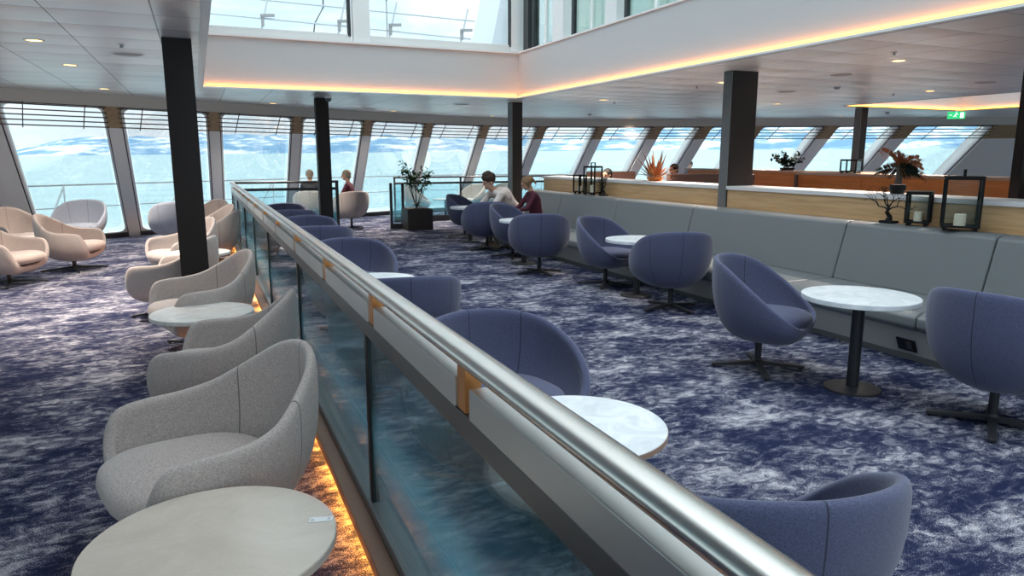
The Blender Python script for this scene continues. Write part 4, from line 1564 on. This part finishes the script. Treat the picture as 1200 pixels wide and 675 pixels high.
mh = mat('hazy_snowy_hills', (0.35, 0.5, 0.62), 1.0, spec=0.0)  # distance haze is put into the blue tones of the hills
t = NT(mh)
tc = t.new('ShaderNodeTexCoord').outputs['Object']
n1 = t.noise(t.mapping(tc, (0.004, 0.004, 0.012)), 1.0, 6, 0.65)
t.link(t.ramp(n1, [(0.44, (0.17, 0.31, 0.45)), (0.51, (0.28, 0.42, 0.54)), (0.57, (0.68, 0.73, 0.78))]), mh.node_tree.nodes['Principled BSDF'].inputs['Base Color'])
from mathutils import noise as mn
b = MB()
NA, NR = 220, 14
grid = []
for i in range(NA + 1):
    az = math.radians(-22 + 112 * i / NA)
    row = []
    for j in range(NR + 1):
        rad = 4200 + 190 * j
        x, y = rad * math.sin(az), rad * math.cos(az)
        zz = sea_z(x, y)
        env = (math.sin(PI * min(1, j / NR)) ** 0.8)
        big = mn.noise(Vector((math.degrees(az) * 0.055 + 3.1, 0.3, 0)))
        fine = mn.fractal(Vector((x * 0.0022, y * 0.0022, 0.5)), 0.8, 2.0, 5)
        hgt = (150 + 85 * big + 55 * fine) * env
        if math.degrees(az) < -7:
            hgt *= max(0.15, 1 - (-7 - math.degrees(az)) / 5)
        hgt *= 0.82
        row.append(b.bm.verts.new((x, y, zz - 4 + max(0, hgt) * 1.0)))
    grid.append(row)
for i in range(NA):
    for j in range(NR):
        b.bm.faces.new((grid[i][j], grid[i + 1][j], grid[i + 1][j + 1], grid[i][j + 1]))
o = b.build('hills', mh, smooth=True)
struct(o, 'snow patched hills with blue haze in their colour, on the far shore')

# deck rails outside the bow windows
g = tag(empty('deck_railing'), 'thin pale deck rails outside the bow windows', 'railing')
path = lambda z, off: [(x, Ytop(x) + LEAN * 2.45 + off, z) for x in [-8 + i * 1.0 for i in range(34)]]
MB().tube(path(1.02, 1.6), 0.02, 6).build('top_rail', mat('outside_rail', (0.42, 0.42, 0.42), 0.5), g, smooth=True)
MB().tube(path(0.55, 1.6), 0.012, 6).build('lower_rail', mat('outside_rail', (0.42, 0.42, 0.42), 0.5), g, smooth=True)
for i in range(15):
    x = -7 + i * 2.2
    y = Ytop(x) + LEAN * 2.45 + 1.6
    MB().bar((x, y, -0.3), (x + 0.02, y, 1.02), 0.03).build('stanchion', M_white, g)
    MB().bar((x, y, 0.95), (x - 0.6, y + 0.5, -0.3), 0.03).build('stay', M_white, g)
struct(MB().box(-9, 26, 16.5, 27, -0.9, -0.5).build('floor_outside_deck', mat('pale_deck', (0.40, 0.55, 0.56), 0.6)), 'pale outer deck below the windows')

# rails and masts on the upper deck outside the well windows
M_rail2 = mat('weathered_rail', (0.55, 0.60, 0.62), 0.6)
g = tag(empty('deck_railing'), 'thin upper deck rails with antenna brackets outside the upper windows', 'railing')
UY = 14.5
MB().tube([(-3, UY, 4.52), (3, UY, 4.42), (5.5, UY, 4.37)], 0.018, 6).build('top_rail', M_rail2, g)
MB().tube([(-3, UY, 4.22), (3, UY, 4.08), (5.4, UY, 4.01)], 0.018, 6).build('lower_rail', M_rail2, g)
for k, x in enumerate((-0.2, 1.2, 2.6, 3.6, 5.1)):
    MB().bar((x - 0.08, UY, 3.3), (x + 0.25, UY, 4.6), 0.03).build('stanchion', M_rail2, g)
    bx = x + 0.1
    o = MB().box(bx - .02, bx + .03, UY - .05, UY + .03, 3.98, 4.16).build('bracket', M_fix, g)
    MB().bar((bx - .03, UY - .04, 4.16), (bx + .22, UY - .04, 4.18), .05).build('arm', M_fix, o)
MB().tube([(2.2, UY, 3.8), (2.25, UY, 4.1), (2.42, UY, 4.4), (2.45, UY, 5.2)], 0.014, 6).build('cable', M_gunmetal, g)
ms_ = tag(empty('antenna'), 'short whip antenna outside the right upper window', 'antenna')
MB().bar((3.62, UY - .1, 3.9), (3.62, UY - .1, 4.62), .012).build('whip', M_gunmetal, ms_)
MB().ball((3.62, UY - .1, 4.62), .02).build('tip', M_black, ms_)
t = tag(empty('funnel_housing'), 'pale deck housing with a slanted edge outside the right upper window', 'housing')
MB().prism([(5.55, 3.0), (8.2, 3.0), (8.2, 6.5), (6.35, 6.5)], 'y', UY - .3, UY + 1.0).build('body', mat('housing_white', (0.62, 0.66, 0.70), 0.6), t)
MB().cyl((6.35, UY - .55, 4.25), (6.35, UY - .55, 5.2), .19, n=28).build('tank', M_white, t, smooth='auto')
MB().bar((6.1, UY - .4, 3.7), (6.1, UY - .4, 4.4), .03).build('pipe', mat('pipe_green', (0.1, 0.3, 0.2), .6), t)
struct(MB().box(-5, 12, 12.4, 16, 3.15, 3.25).build('floor_upper_deck', mat('upper_deck_paint', (0.4, 0.45, 0.47), 0.7)), 'upper deck outside')

# --------------------------------------------------------------- sky, light
W = bpy.data.worlds.new('sky')
S.world = W
W.use_nodes = True
class _W: pass
t = NT(W)
t.n.clear()
out = t.new('ShaderNodeOutputWorld')
bg = t.new('ShaderNodeBackground')
tc = t.new('ShaderNodeTexCoord').outputs['Generated']
sep = t.new('ShaderNodeSeparateXYZ')
t.link(tc, sep.inputs[0])
base = t.ramp(sep.outputs[2], [(0.0, (0.37, 0.42, 0.45)), (0.12, (0.29, 0.37, 0.43)), (0.35, (0.31, 0.38, 0.43)), (1.0, (0.36, 0.41, 0.44))])
cl = t.noise(t.mapping(tc, (2.2, 2.2, 9)), 2.6, 6, 0.6, 0.3)
cm = t.ramp(cl, [(0.40, (0, 0, 0)), (0.60, (1, 1, 1))])
mx = t.new('ShaderNodeMix', data_type='RGBA')
t.link(cm, mx.inputs[0])
t.link(base, mx.inputs[6])
mx.inputs[7].default_value = (0.42, 0.44, 0.45, 1)
t.link(mx.outputs[2], bg.inputs[0])
zen = t.ramp(sep.outputs[2], [(0.0, (0.38,) * 3), (0.36, (0.40,) * 3), (0.75, (1.0,) * 3)])   # overcast sky is brightest overhead
t.link(t.math('MULTIPLY', zen, 2.9), bg.inputs[1])
t.link(bg.outputs[0], out.inputs[0])
